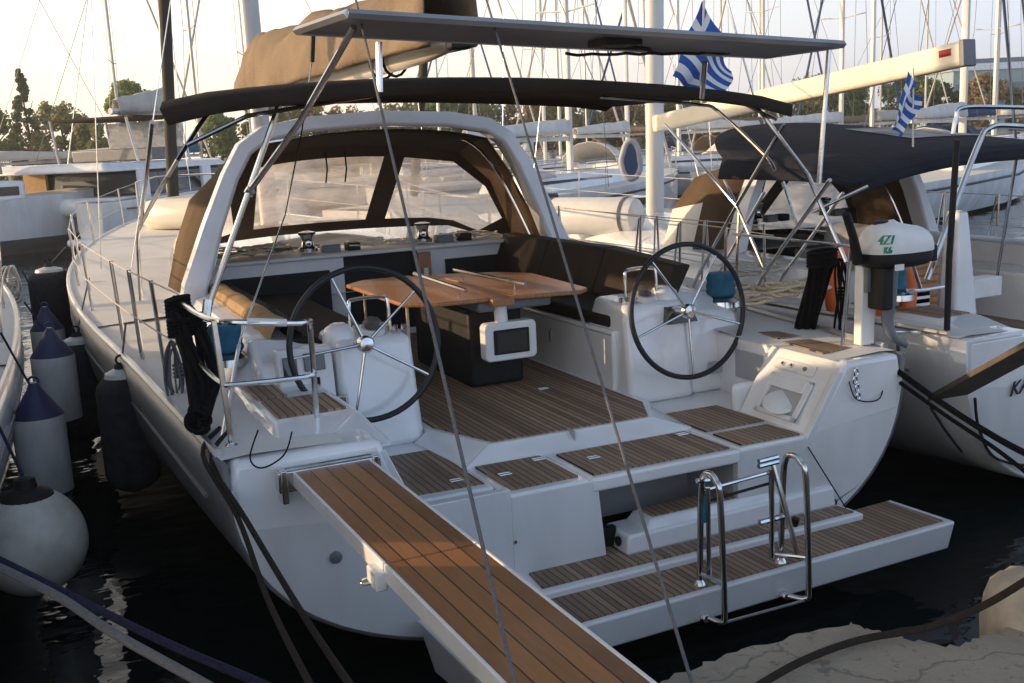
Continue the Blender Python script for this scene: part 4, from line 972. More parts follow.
# stern rails
nr = nchild('stern_arch_tube', MB().tube([at(1060,109,y=0),at(1000,107,y=0),at(962,108,y=0),at(956,118,y=0),at(953,134,y=0)], .016, 8, 5), 'steel')
nchild('stern_arch_tube', MB().tube([at(1060,130,y=-.5),at(1010,126,y=-.5),at(990,128,y=-.5),at(978,145,y=-.5),at(945,232,y=-.6),at(927,280,y=-.65)], .019, 8, 5), 'steel', par=nr)
nchild('rail_cross_tube', MB().tube([at(905,291,y=-.6),at(924,290,y=-.6),at(948,286,y=-.6)], .013, 8), 'steel', par=nr)
nchild('rail_cross_tube', MB().tube([at(890,332,y=-.6),at(949,332,y=-.6)], .012, 8), 'steel', par=nr)
nchild('rail_post', MB().tube([at(898,335,y=-.62),at(899,364,y=-.62)], .013, 8), 'steel', par=nr)
nchild('rail_post', MB().tube([at(949,262,y=-.75),at(947,376,y=-.75)], .016, 8), 'steel', par=nr)
nchild('rail_post', MB().tube([at(912,262,y=-.6),at(921,290,y=-.6)], .012, 8), 'steel', par=nr)
nchild('boarding_pole', MB().tube([at(957,140,y=-.8),at(949,262,y=-.75),at(947,330,y=-.75)], .020, 8), 'black', par=nr)
# boxes, louvred door, cockpit pieces seen under the canopy
b = MB(); p = at(925,300,y=.42); zt0 = at(925,246,y=.42).z; zb0 = .95; b.box(p.x-.13,p.x+.13,.42,.46,zb0,zt0)
dr = nchild('louvred_door', b, 'louvre', bevel=.004)
ls = MB()
for k in range(12): ls.box(p.x-.12,p.x+.12,.40,.42,zb0+.02+k*(zt0-zb0)/12.3,zb0+.062+k*(zt0-zb0)/12.3)
nchild('door_slats', ls, 'varnish', par=dr, bevel=.004)
b = MB(); p = at(955,345,y=.4); b.hexa([(p.x-.12,.3,.9),(p.x+.16,.3,.9),(p.x+.16,.5,.9),(p.x-.12,.5,.9),(p.x-.06,.35,1.9),(p.x+.05,.35,1.9),(p.x+.05,.5,1.9),(p.x-.06,.5,1.9)])
nchild('helm_console', b, 'gelcoat', bevel=.03)
p = at(988,290,y=.4); nchild('instrument_box', MB().box(p.x-.16,p.x+.16,.4,.55,p.z-.06,p.z+.10), 'plastic_white', bevel=.01)
# folded transom door lines and name
tp = MB().tube([at(975,398,y=-.98),at(978,425,y=-.98),at(990,453,y=-.98),at(1010,463,y=-.98),at(1050,468,y=-.98)], .010, 6, 4)
nchild('transom_door_seam', tp, 'black')
nchild('transom_vent', MB().tube([at(931,408,y=-.97),at(945,430,y=-.97),at(962,452,y=-.97)], .009, 6), 'black')
nchild('transom_name', text_mb('KA', .135, at(1009,397,y=-.97), (1,0,.10), (0,0,1), .45, .004), 'blueprint')
# gangway of the neighbour, dark and weathered
a, b_ = at(948,392,y=-1.0), at(1075,322,y=-1.9)
dv = (b_-a); sd = Vector((0,0,1)).cross(dv).normalized()*.16
ng = MB().hexa([a-sd-Vector((0,0,.04)),a+sd-Vector((0,0,.04)),b_+sd-Vector((0,0,.04)),b_-sd-Vector((0,0,.04)),a-sd,a+sd,b_+sd,b_-sd])
MT['oldwood'] = mat('greyed old gangway wood', (.11,.085,.06), .75, col2=(.06,.05,.04), scale=5, stretch=(1,6,1))
thing('gangway', ng, 'oldwood', 'dark weathered gangway slanting up from the right-hand yacht', 'gangway', bevel=.006)
# liferaft canister and foredeck things of the neighbour
p = at(585,214,x=3.7)
lr = empty('liferaft_canister', (p.x,p.y,1.45)); tag(lr, 'white liferaft canister lying on the foredeck beside the right yacht mast', 'liferaft')
lr.location = (0,0,0); CA = Vector((.50,-.86,0)); CC = at(585,216,d=12.0); lr.location = CC-Vector((0,0,.21)); q0 = Vector((0,0,.21))-CA*.55
MB().lathe([(.001,0),(.12,.0),(.19,.05),(.21,.14),(.21,1.1),(.19,1.2),(.12,1.25),(.001,1.25)], q0, CA, 24).build('canister_shell', 'plastic_white', lr)
MB().lathe([(.213,.12),(.216,.14),(.213,.16)], q0, CA, 24).build('canister_strap', 'rope_grey', lr)
MB().lathe([(.213,1.07),(.216,1.09),(.213,1.11)], q0, CA, 24).build('canister_strap', 'rope_grey', lr)
# ropes and gear heaped on the neighbour side deck
tangle(tuple(at(770,296,z=1.42)), .30, .30, 16, 31, 'rope_tan', 'cream ropes heaped on the side deck of the right-hand yacht', r=.012)
tangle(tuple(at(752,272,z=1.45)), .25, .25, 12, 32, 'rope_white', 'white ropes heaped forward on the right-hand yacht side deck', r=.012)

LY = empty('sailing_yacht', (-5.28,-1.25,.0)); tag(LY, 'white sailing yacht at the left edge with fenders hung on its side', 'sailing yacht')
yacht(LY, dict(open=False, whitemast=True))
MT['shadetentcloth'] = mat('grey shade tent canvas', (.12,.12,.13), .9, col2=(.09,.09,.10), scale=3)
for y0, y1 in ((-1.05,-.08),(.17,1.50)):   # added unseen tent that shades the stern, two panels, local to the left yacht
    tt = MB(); pr_ = [(-1.8,1.25),(-1.75,2.5),(-1.3,2.9),(0,3.0),(1.3,2.9),(1.75,2.5),(1.8,1.25)]
    tt.grid([[(x,y,z) for x, z in pr_] for y in (y0,(y0+y1)/2,y1)]); tt.build('added_shade_tent', 'shadetentcloth', LY, solid=.015)
# rope loops on its rail
coil('rope_coil', at(10,268,d=11), .40, .10, .010, 'rope_white', 'pale rope loops hanging on the rail at the left edge', 6, 41)

# ------------------------------------------------------------------ quay
zq = 1.0
qp = [at(*p, z=zq) for p in ((560,720),(655,684),(700,664),(745,650),(800,633),(852,622),(880,632),(915,640),(952,646),(985,636),(1030,622))]
edge_ = [(p.x, p.y) for p in qp]
jag = []
rnd = random.Random(5)
for a, b_ in zip(edge_, edge_[1:]):
    for k in range(6):
        t_ = k/6; jag.append((a[0]+(b_[0]-a[0])*t_+rnd.uniform(-.012,.012), a[1]+(b_[1]-a[1])*t_+rnd.uniform(-.014,.014)))
jag.append(edge_[-1]); e1 = edge_[-1]
left_end = edge_[0]
poly = [(-30,-3.25),(left_end[0]-.3,left_end[1]+.02)]+jag+[(30,-3.15),(30,-14),(-30,-14)]
MT['concrete'] = None
m, nt, b = newmat('quay concrete'); MT['concrete'] = m
n1 = noise(nt, 2.2, 8, .65); n2 = noise(nt, 22, 8, .75)
c = mixcol(nt, ramp(nt, n1.outputs[0], .35, .7), (.58,.50,.39), (.40,.34,.26)); c = mixcol(nt, ramp(nt, n2.outputs[0], .55, .70), c, (.17,.15,.12))
vo = nd(nt, 'ShaderNodeTexVoronoi', feature='DISTANCE_TO_EDGE'); vo.inputs['Scale'].default_value = .75
tcx = nd(nt, 'ShaderNodeTexCoord'); nw = noise(nt, 3, 5); mp = nd(nt, 'ShaderNodeMix', data_type='RGBA'); mp.inputs[0].default_value = .25
nt.links.new(tcx.outputs['Object'], mp.inputs[6]); nt.links.new(nw.outputs[1], mp.inputs[7]); nt.links.new(mp.outputs[2], vo.inputs['Vector'])
cr_ = ramp(nt, vo.outputs['Distance'], .004, .0005); c = mixcol(nt, cr_, c, (.30,.26,.21))
nt.links.new(c, b.inputs['Base Color']); b.inputs['Roughness'].default_value = .88
ad = nd(nt, 'ShaderNodeMath', operation='SUBTRACT'); cs_ = nd(nt, 'ShaderNodeMath', operation='MULTIPLY'); nt.links.new(cr_, cs_.inputs[0]); cs_.inputs[1].default_value = .12; nt.links.new(n2.outputs[0], ad.inputs[0]); nt.links.new(cs_.outputs[0], ad.inputs[1])
bump(nt, b, ad.outputs[0], 1., .05)
o = MB().slab(poly[::-1], -3, zq).build('quay', 'concrete', None, bevel=.03); tag(o, kind='structure')
# stone mooring post
p = at(1044,612,z=zq)
st = MB().lathe([(.19,-.25),(.19,0),(.185,.06),(.165,.11),(.13,.145),(.07,.165),(.001,.17)], p-Vector((0,0,.03)), (0,.06,1), 26)
rnd = random.Random(9)
for i, v in enumerate(st.v): st.v[i] = v+Vector((rnd.uniform(-.008,.008),rnd.uniform(-.008,.008),rnd.uniform(-.006,.006)))
thing('mooring_post', st, 'stone', 'squat worn stone mooring post at the quay edge on the right', 'mooring post', smoothall=True)
mrope([at(735,700,z=1.03),at(800,662,z=1.03),at(860,640,z=1.02),at(930,627,z=1.05),at(985,605,z=1.12),at(1035,575,z=1.22)], .012, 'rope_brown', 'dark mooring rope lying over the quay edge to the stone post')

# ------------------------------------------------------------------ water
m, nt, b = newmat('harbour water'); MT['water'] = m
b.inputs['Base Color'].default_value = (.004,.008,.008,1); b.inputs['Roughness'].default_value = .035; b.inputs['IOR'].default_value = 1.33
n1 = noise(nt, .9, 3, .5, stretch=(1,1.6,1)); n2 = noise(nt, 4.5, 2, .5, stretch=(1,1.5,1))
a_ = nd(nt, 'ShaderNodeMath', operation='MULTIPLY_ADD'); nt.links.new(n2.outputs[0], a_.inputs[0]); a_.inputs[1].default_value = .22; nt.links.new(n1.outputs[0], a_.inputs[2])
bump(nt, b, a_.outputs[0], .55, .05)
w = MB().add([(-600,-100,0),(900,-100,0),(900,1200,0),(-600,1200,0)], [(0,1,2,3)]).build('water', 'water', None); tag(w, kind='structure')

# ------------------------------------------------------------------ far shore, trees, building
shore_y = 95
MT['earth'] = mat('dry shore earth', (.20,.17,.12), .9, col2=(.12,.11,.07), scale=.3)
fr0 = [at(-150, 172, d=62), at(512,150,d=75), at(1200,125,d=90)]
sp = [(-60,70)]+[(at(px_,150,d=72).x, at(px_,150,d=72).y) for px_ in (-300,0,300,600,900,1300)]+[(200,60),(400,500),(-200,500)]
o = MB().slab(sp[::-1], -1, .5).build('shore', 'earth', None); tag(o, kind='structure')

m, nt, b = newmat('leaves'); MT['leaf'] = m
def leafmat(name, c1, c2):
    m, nt, b = newmat(name); oi = nd(nt, 'ShaderNodeNewGeometry'); 
    nt.links.new(mixcol(nt, oi.outputs['Random Per Island'], c1, c2), b.inputs['Base Color']); b.inputs['Roughness'].default_value = .6
    t = nd(nt, 'ShaderNodeBsdfTranslucent'); nt.links.new(mixcol(nt, oi.outputs['Random Per Island'], c1, c2), t.inputs[0])
    mx = nd(nt, 'ShaderNodeMixShader'); mx.inputs[0].default_value = .5; nt.links.new(b.outputs[0], mx.inputs[1]); nt.links.new(t.outputs[0], mx.inputs[2])
    nt.links.new(mx.outputs[0], nt.nodes['Material Output'].inputs[0]); MT[name] = m
leafmat('leaf_green', (.14,.21,.06), (.25,.31,.10)); leafmat('leaf_olive', (.20,.22,.08), (.33,.31,.13)); leafmat('leaf_dark', (.07,.10,.05), (.14,.15,.08)); leafmat('leaf_autumn', (.36,.25,.12), (.28,.22,.11))
def tree(pxc, pytop, pybase, wpx, d, m, label, seed, conifer=False, n=2600, group=None, gap=.0):
    rnd = random.Random(seed); base = at(pxc, pybase, d=d); top = at(pxc, pytop, d=d); base = Vector((top.x, top.y, .4)); H = (top.z-base.z)*1.12; W = wpx/F*d/2
    root = empty('tree', base); tag(root, label, 'tree', group)
    tk = MB().tube([(0,0,0),(.1*W,0,H*.4),(0,.05*W,H*.8)], [max(.12,.06*W),.05], 7)
    for k in range(6):
        a = rnd.uniform(0,6.28); z = H*rnd.uniform(.2,.6); tk.tube([(0,0,z),(W*.6*math.cos(a),W*.6*math.sin(a),z+H*.22)], [.07,.02], 5)
    tk.build('trunk', 'bark', root)
    mb = MB(); cl = []
    if conifer:
        for k in range(26):
            t_ = k/25; rr_ = W*(1-t_)**.85*rnd.uniform(.75,1.15)+.15; z = H*(.10+.90*t_)
            for j in range(max(3,int(7*(1-t_)))):
                a = rnd.uniform(0,6.28); cl.append((Vector((rr_*.72*math.cos(a),rr_*.72*math.sin(a),z-.12*rr_)), rr_*.26+.08))
    else:
        for k in range(34):
            a = rnd.uniform(0,6.28); ph = rnd.uniform(-1,1); rr_ = rnd.uniform(.3,.9)
            cl.append((Vector((W*rr_*math.cos(a)*math.sqrt(max(0,1-ph*ph*.7)), W*rr_*math.sin(a)*math.sqrt(max(0,1-ph*ph*.7)), H*(.56+.36*ph))), min(W,H*.5)*rnd.uniform(.16,.34)))
    ls_ = (.0016 if conifer else .0018)*d
    for i in range(int(n*3.2)):
        c, r_ = rnd.choice(cl); v = Vector((rnd.gauss(0,1),rnd.gauss(0,1),rnd.gauss(0,1))).normalized()*r_*rnd.uniform(.3,1.18); q = c+v
        if q.z < .05: continue
        a = Vector((rnd.gauss(0,1),rnd.gauss(0,1),rnd.gauss(0,1))).normalized(); bb = a.orthogonal().normalized(); e = a.cross(bb)
        s1 = ls_*rnd.uniform(.6,1.4); mb.add([q-bb*s1, q+e*s1*.6, q+bb*s1, q-e*s1*.6], [(0,1,2,3)])
    mb.build('crown', m, root, flat=True)
    return root
tree(21,84,150,44,74,'leaf_dark','tall dark conifer at the far left of the shore',1,True)
tree(58,110,158,60,72,'leaf_olive','loose olive-green tree right of the conifer',2)
tree(-12,118,160,60,72,'leaf_green','green tree cut by the left edge',3)
tree(88,128,158,40,70,'leaf_olive','low yellowish bush before the catamaran canopy',4)
tree(125,88,155,56,76,'leaf_green','round green tree behind the catamaran mast',5)
tree(216,116,158,56,70,'leaf_green','bright green tree seen left of the brown sprayhood',6)
tree(262,104,150,50,72,'leaf_olive','olive tree behind the sail bag, seen under the canopy',7)
lbl = ['brown-green tree seen through the sprayhood window, leftmost','tree behind the sprayhood window, second from left','tree behind the sprayhood centre','tree behind the sprayhood starboard pane','ochre tree above the sprayhood shoulder','olive tree behind the blue furled cover','green-brown tree left of the upright dinghy','dull tree just left of the thick white mast','dull tree just right of the thick white mast','brownish tree behind the flag foot','olive tree under the long beige boom, left end','green tree under the middle of the long beige boom']
for i, (x_, t_, w_, m_) in enumerate(((310,112,60,'leaf_olive'),(352,116,56,'leaf_autumn'),(398,108,54,'leaf_olive'),(440,104,52,'leaf_green'),(482,106,56,'leaf_olive'),(528,104,56,'leaf_autumn'),(574,102,56,'leaf_olive'),(620,108,52,'leaf_autumn'),(664,106,56,'leaf_olive'),(710,104,56,'leaf_olive'),(756,100,56,'leaf_autumn'),(806,86,60,'leaf_olive'))):
    tree(x_, t_, 150, w_*1.25, 74+i*1.2, m_, lbl[i], 20+i, n=2400)
tree(852,80,130,62,88,'leaf_green','green tree under the beige boom left of its middle',41)
tree(905,68,130,66,88,'leaf_green','tall leafy tree behind the small flag',42)
tree(938,86,130,42,88,'leaf_dark','dark tree beneath the tip of the beige boom',43)
tree(985,80,125,56,84,'leaf_autumn','rusty brown tree in front of the glass building',44)
tree(1024,92,125,50,84,'leaf_olive','olive tree cut by the right edge',45)
# glass building
MT['bglass'] = mat('blue-green facade glass', (.22,.33,.37), .25, col2=(.17,.27,.31), scale=.15)
MT['bglass2'] = mat('dark facade glass', (.07,.13,.17), .2)
p0 = at(952,120,d=150); p1 = at(1180,100,d=150); zt_ = at(990,70,d=150).z
bd = empty('office_building', (p0.x,p0.y,.4)); tag(bd, 'pale blue-green glass office block beyond the trees at right', 'building')
ux_ = (p1-p0); ux_.z = 0; ux_.normalize(); uy_ = Vector((-ux_.y,ux_.x,0))
def bb(name, a, b_, c0, c1, z0, z1, m, P_): 
    q = [ux_*a+uy_*c0, ux_*b_+uy_*c0, ux_*b_+uy_*c1, ux_*a+uy_*c1]; V3 = Vector
    return MB().hexa([v+V3((0,0,z0)) for v in q]+[v+V3((0,0,z1)) for v in q]).build(name, m, P_)
wl = bb('wall', 0, 34, 0, 20, 0, zt_-.4, 'bglass', bd)
bb('roof', -.4, 34.4, -.4, 20.4, zt_-.4, zt_+.5, 'alu', bd)
for k in range(3): bb('window_band', .3, 33.7, -.12, -.02, 2.2+k*3.4, 3.5+k*3.4, 'bglass2', wl)
bb('window_block', 4.5, 9, -.2, -.03, 2, zt_-2.5, 'bglass2', wl)

# ------------------------------------------------------------------ far boats
def far_yacht(pxm, d, label, seed, w=.2, cover='whitecanvas', head=0., L=11., lean=0., hull='hull_white', sprd=True, pybase=None, mastm='mast', hood=True):
    rnd = random.Random(seed); p = at(pxm, 150, d=d); H = rnd.uniform(14,19)
    root = empty('moored_yacht', (p.x,p.y,0), head); tag(root, label, 'sailing yacht', 'yachts moored across the basin')
    ys_ = [-L*.55,-L*.5,-L*.3,0,L*.2,L*.35,L*.43,L*.45]; wd = [1.5,1.6,1.8,1.85,1.45,.8,.25,.02]; zs_ = [1.1,1.1,1.12,1.15,1.25,1.35,1.42,1.45]
    rows = []
    for y, w_, z in zip(ys_, wd, zs_): rows.append([(-w_,y,z),(-w_*.97,y,z*.55),(-w_*.8,y,.1),(0,y,-.2),(w_*.8,y,.1),(w_*.97,y,z*.55),(w_,y,z)])
    h = MB().grid(rows); h.f.append(tuple(range(7))[::-1]); h.m.append(0); h.build('hull', hull, root)
    MB().grid([[(-w_,y,z),(0,y,z+.06),(w_,y,z)] for y, w_, z in zip(ys_, wd, zs_)]).build('deck', 'deck', root)
    MB().tube([(-w_-.01,y,z-.22) for y, w_, z in zip(ys_, wd, zs_)], .03, 4).build('hull_stripe', 'blueprint', root)
    MB().tube([(w_+.01,y,z-.22) for y, w_, z in zip(ys_, wd, zs_)], .03, 4).build('hull_stripe', 'blueprint', root)
    cb = MB(); A = [(-1.05,-2.2),(1.05,-2.2),(.75,2.4),(-.75,2.4)]
    cb.prism([(x,y,1.1) for x, y in A], [(x*.85,y*.93,1.62) for x, y in A]); cb = cb.build('cabin', 'gelcoat', root, bevel=.06)
    for s in (-1,1):
        MB().add([(s*(1.03-.065*(y+2.2)-.06),y,z) for y, z in ((-1.7,1.28),(1.6,1.28),(1.6,1.45),(-1.7,1.45))], [(0,1,2,3)]).build('window', 'windowdark', cb, solid=.02)
    if hood:
        MB().grid([[(1.15*math.cos(math.pi*k/8), y, 1.55+h_*math.sin(math.pi*k/8)) for k in range(9)] for y, h_ in ((-2.6,.85),(-2.0,.8),(-1.3,.15))]).build('sprayhood', cover if cover != 'sailwhite' else 'blue_soft', root, solid=.02)
    MB().tube([(0,.6,1.6),(lean,.6,H)], w/2, 8, sq=.8).build('mast', mastm, root)
    if sprd:
        for hh, ww in ((.42,1.1),(.72,.9)): MB().tube([(-ww,.6,H*hh+.1),(0,.62,H*hh),(ww,.6,H*hh+.1)], .025, 4).build('spreader', mastm, root)
    MB().tube([(0,.5,2.55),(0,-3.6,2.6)], .07, 6).build('boom', mastm, root)
    rows = []
    for i in range(9):
        t_ = i/8; y = .45-4.0*t_; rows.append([(.20*(1-.4*t_)*math.cos(a), y, 2.68+(.42-.2*t_)*max(0,math.sin(a))+rnd.uniform(-.02,.02)) for a in [math.pi*k/6 for k in range(7)]])
    MB().grid(rows).build('sail_cover', cover, root, solid=.02, smoothall=True)
    MB().tube([(0,L*.43,1.5),(lean*.9,.65,H*.95)], .05, 6).build('furled_headsail', 'sailwhite' if seed % 2 else 'blue_soft', root)
    st_ = MB()
    for s in (-1,1):
        st_.tube([(s*1.7,.2,1.2),(s*1.1,.6,H*.42+.1),(s*.9,.6,H*.72),(lean,.6,H*.97)], .012, 4)
    st_.tube([(0,-L*.52,1.2),(lean,.6,H)], .012, 4); st_.build('rigging', 'plastic_grey', root)
    rl = MB()
    for s in (-1,1):
        pts = [(s*(w_-.08),y,z+.6) for y, w_, z in zip(ys_[:-1], wd[:-1], zs_[:-1])]; rl.tube(pts, .014, 4)
        for q in pts: rl.tube([q, (q[0],q[1],q[2]-.6)], .014, 4)
    rl.build('guard_rail', 'steel', root)
    return root
spec = [ # mast px, depth, label, w, cover, heading, lean
 (6,44,'white yacht at the far left whose mast stands before the conifer',.20,'sailwhite',.9,0,'mastgrey'),
 (109,50,'yacht with a thin dark mast just left of the catamaran mast',.16,'whitecanvas',.4,0,'mastgrey'),
 (187,46,'yacht whose slim mast rises just right of the dark furled sail',.18,'teal',.7,0,'mastgrey'),
 (266,48,'yacht whose mast rises behind the tan sail bag',.18,'sailwhite',.5,0,'mastgrey'),
 (430,52,'yacht whose mast rises behind the end of the sail bag',.18,'blue_soft',.8,0,'mast'),
 (465,56,'yacht with a thin mast right of the boom end',.17,'tan',.3,0,'mastgrey'),
 (488,60,'yacht with the thinnest mast seen over the sprayhood shoulder',.16,'whitecanvas',.5,0,'mastgrey'),
 (534,42,'yacht with blue furled sails seen right of the sprayhood',.17,'blue_soft',.9,0,'mast'),
 (549,50,'yacht with a pale mast close behind the blue one',.18,'whitecanvas',.6,0,'mast'),
 (598,58,'yacht with a dim mast between the two pale ones',.14,'tan',.2,0,'mastgrey'),
 (621,40,'yacht whose white mast stands just left of the thick near mast',.20,'whitecanvas',1.2,0,'mast'),
 (637,62,'yacht far back with a thin mast by the thick near mast',.15,'tan',.4,0,'mastgrey'),
 (691,44,'yacht whose white mast passes behind the larger flag',.21,'whitecanvas',1.0,0,'mast'),
 (712,60,'yacht far back with a thin mast right of the larger flag',.15,'sailwhite',.4,0,'mastgrey'),
 (753,48,'yacht with the left mast of the close pair before the beige boom',.20,'tan',.7,0,'mast'),
 (771,54,'yacht with the right mast of the close pair before the beige boom',.18,'blue_soft',.7,0,'mast'),
 (831,42,'yacht whose white mast rises behind the starboard panel post',.21,'whitecanvas',.8,0,'mast'),
 (870,64,'yacht far back with a thin mast left of the small flag',.16,'tan',.3,0,'mastgrey'),
 (883,44,'yacht whose white mast rises left of the small flag',.21,'sailwhite',.9,0,'mast'),
 (915,66,'yacht far back whose thin mast rises over the small flag',.16,'tan',.3,0,'mastgrey'),
 (985,48,'yacht whose mast stands before the glass building',.18,'blue_soft',.8,0,'mast'),
 (1006,58,'yacht with a thin mast near the right edge',.15,'whitecanvas',.5,0,'mastgrey')]
for i, (x_, d_, l_, w_, c_, h_, ln, mm_) in enumerate(spec): far_yacht(x_, d_, l_, 60+i, w_, c_, h_-2.2 if i % 3 else h_+.6, 10+(i*37 % 5)*.7, ln, mastm=mm_)
far_yacht(955, 32, 'large white yacht lying broadside at right beyond open water', 90, .24, 'whitecanvas', -1.15, 14.5, mastm='mast')
far_yacht(556, 30, 'white yacht lying broadside behind the neighbour foredeck', 91, .22, 'whitecanvas', -1.2, 13, mastm='mast')

# catamaran at left
cp = at(158,240,d=34.5)
ct = empty('catamaran', (cp.x,cp.y,0), R(-48)); ct.scale = (.82,.82,.82); tag(ct, 'white catamaran with dark saloon windows and a canopy, beyond the bow at left', 'catamaran')
for s in (-1,1):
    ys_ = [-6.4,-5.8,-3,0,3,5.2,6.1,6.3]; wd = [.55,.75,.9,.9,.8,.5,.15,.02]; rows = []
    for y, w_ in zip(ys_, wd):
        z = 1.75+.03*(y+6); rows.append([(s*2.9-w_,y,z),(s*2.9-w_,y,z*.5),(s*2.9-w_*.6,y,0),(s*2.9,y,-.2),(s*2.9+w_*.6,y,0),(s*2.9+w_,y,z*.5),(s*2.9+w_,y,z),(s*2.9-w_,y,z)])
    h = MB().grid(rows); h.f.append(tuple(range(7))[::-1]); h.m.append(0); h.build('hull', 'hull_white', ct, bevel=.04)
MB().box(-2.9,2.9,-5.2,2.6,1.2,1.85).build('bridge_deck', 'gelcoat', ct, bevel=.28)
for s in (-1,1):
    MB().box(s*2.9-.55,s*2.9+.55,-7.0,-6.3,.35,.6).build('stern_step', 'gelcoat', ct, bevel=.1)
    MB().box(s*3.80-.02,s*3.80+.02,-2.2,1.2,1.22,1.38).build('hull_window', 'windowdark', ct, bevel=.01)
sa = MB().hexa([(-2.7,-3.6,1.8),(2.7,-3.6,1.8),(2.2,2.9,1.8),(-2.2,2.9,1.8),(-2.55,-3.5,2.75),(2.55,-3.5,2.75),(1.8,1.9,2.75),(-1.8,1.9,2.75)]).build('saloon_window', 'windowdark', ct, bevel=.15)
MB().hexa([(-2.9,-5.4,2.72),(2.9,-5.4,2.72),(2.1,2.3,2.72),(-2.1,2.3,2.72),(-2.6,-5.2,3.05),(2.6,-5.2,3.05),(1.8,1.9,3.0),(-1.8,1.9,3.0)]).build('saloon_roof', 'gelcoat', ct, bevel=.12)
for x_, y_ in ((-2.72,-3.7),(2.62,-3.7),(-2.5,.0),(2.4,0)): MB().box(x_,x_+.12,y_,y_+.5,1.8,2.74).build('pillar', 'gelcoat', ct)
MB().box(-2.7,-1.6,-3.75,-3.63,1.85,2.7).build('tan_blind', 'cushion_tan', ct)  # tan cloth blind at the aft end of the saloon
MB().box(-2.0,2.0,-2.8,.2,4.55,4.66).build('canopy', 'dodgerdark', ct, bevel=.04)
MB().box(-1.95,1.95,-2.0,-.1,3.05,3.5).build('helm_screen', 'plastic_grey', ct, bevel=.05)
MB().box(-1.8,1.8,-.12,-.06,3.5,4.5).build('helm_window', 'vinylwhite', ct)
for x_ in (-1.9,1.9):
    for y_ in (-2.7,.1): MB().tube([(x_,y_,3.0),(x_*.95,y_-.3,4.6)], .05, 6).build('canopy_post', 'alu', ct)
MB().tube([(0,1.6,3.0),(0,1.4,21)], .15, 10, sq=.8).build('mast', 'mastgrey', ct)
MB().tube([(0,1.3,4.8),(0,-1.8,4.9)], .12, 8).build('boom', 'mast', ct)
rnd = random.Random(2)
MB().grid([[(.38*(1-.5*t_)*math.cos(a), 1.3-2.8*t_, 4.85+(1.0-.5*t_)*max(0,math.sin(a))+rnd.uniform(-.05,.05)) for a in [math.pi*k/8 for k in range(9)]] for t_ in [i/12 for i in range(13)]]).build('sail_bag', 'sailwhite', ct, solid=.02, smoothall=True)
for s in (-1,1):
    for y_ in (-4.2,-.5,2.2): MB().lathe([(.13,0),(.13,.03),(.10,.04)], (s*3.79,y_,1.15), (s,0,0), 14).build('porthole', 'windowdark', ct)
    MB().tube([(s*3.82,-5.6,1.5),(s*3.82,3.0,1.6)], .03, 5).build('hull_stripe', 'plastic_grey', ct)
for x_ in (-3.3,3.3): MB().tube([(x_,-5.8,1.7),(x_,-3,1.85),(x_,-3,2.4),(x_,3,2.45),(x_,5,2.4)], .02, 5).build('guard_rail', 'steel', ct)
MB().tube([(3.1,-1.5,1.8),(.2,1.5,20)], .025, 5).build('shroud', 'steel', ct)
MB().tube([(-3.1,-1.5,1.8),(-.2,1.5,20)], .025, 5).build('shroud', 'steel', ct)
# second white hull cut by the left edge
cp = at(-25,236,d=30)
c2 = empty('motor_launch', (cp.x,cp.y,0), R(-70)); tag(c2, 'white hull cut by the left edge with cluttered red and dark deck gear', 'boat')
rows = []
for y, w_, z in ((-4,1.5,1.5),(-3.8,1.6,1.5),(0,1.7,1.55),(2.5,1.3,1.7),(4,.4,1.85),(4.3,.03,1.9)): rows.append([(-w_,y,z),(-w_*.95,y,.5),(0,y,-.2),(w_*.95,y,.5),(w_,y,z)])
h = MB().grid(rows); h.f.append((4,3,2,1,0)); h.m.append(0); h.build('hull', 'hull_white', c2)
MB().grid([[(-w_,y,z),(0,y,z+.05),(w_,y,z)] for y, w_, z in ((-4,1.5,1.5),(0,1.7,1.55),(2.5,1.3,1.7),(4.3,.03,1.9))]).build('deck', 'deck', c2)
MB().box(-1,1,-3,1.2,1.5,2.1).build('cabin', 'gelcoat', c2, bevel=.1)
MB().box(-1.05,1.05,-2.8,1.0,1.7,1.95).build('window', 'windowdark', c2, bevel=.03)
MB().grid([[(.5*math.cos(math.pi*k/6), y, 2.3+.7*math.sin(math.pi*k/6)+.1*math.sin(y*4)) for k in range(7)] for y in (-3,-2,-1,0,.8)]).build('bunched_sail', 'sailwhite', c2, solid=.03)
# upright dinghy and tender on the far boats
p = at(631,160,d=27)
dg = empty('tender', (p.x,p.y,p.z-.55)); tag(dg, 'grey inflatable tender with dark blue floor stood on end left of the thick mast', 'dinghy')
pts = [Vector((.27*math.sin(a)*(1 if math.cos(a) < 0 else .85), 0, .55+.47*math.cos(a))) for a in [2*math.pi*k/16 for k in range(16)]]
MB().tube([Vector((q.x*.9+.0,q.y,q.z)) for q in pts], .085, 10, 2, closed=True).build('inflatable_tube', 'dinghy', dg)
MB().prism([(q.x*.9,-.06,q.z) for q in pts], [(q.x*.9,-.02,q.z) for q in pts]).build('floor', 'blue_soft', dg)
dg.rotation_euler.z = -.5
p = at(212,205,d=15.6)
td = MB().tube([(p.x-.75,p.y+.5,1.75),(p.x-.2,p.y-.3,1.78),(p.x+.35,p.y-.7,1.78),(p.x+.8,p.y-.1,1.78),(p.x+.1,p.y+.8,1.78)], .23, 12, 5, closed=True)
thing('inflatable_dinghy', td, 'boom', 'cream inflatable dinghy lashed on the foredeck left of the sprayhood', 'dinghy', smoothall=True)

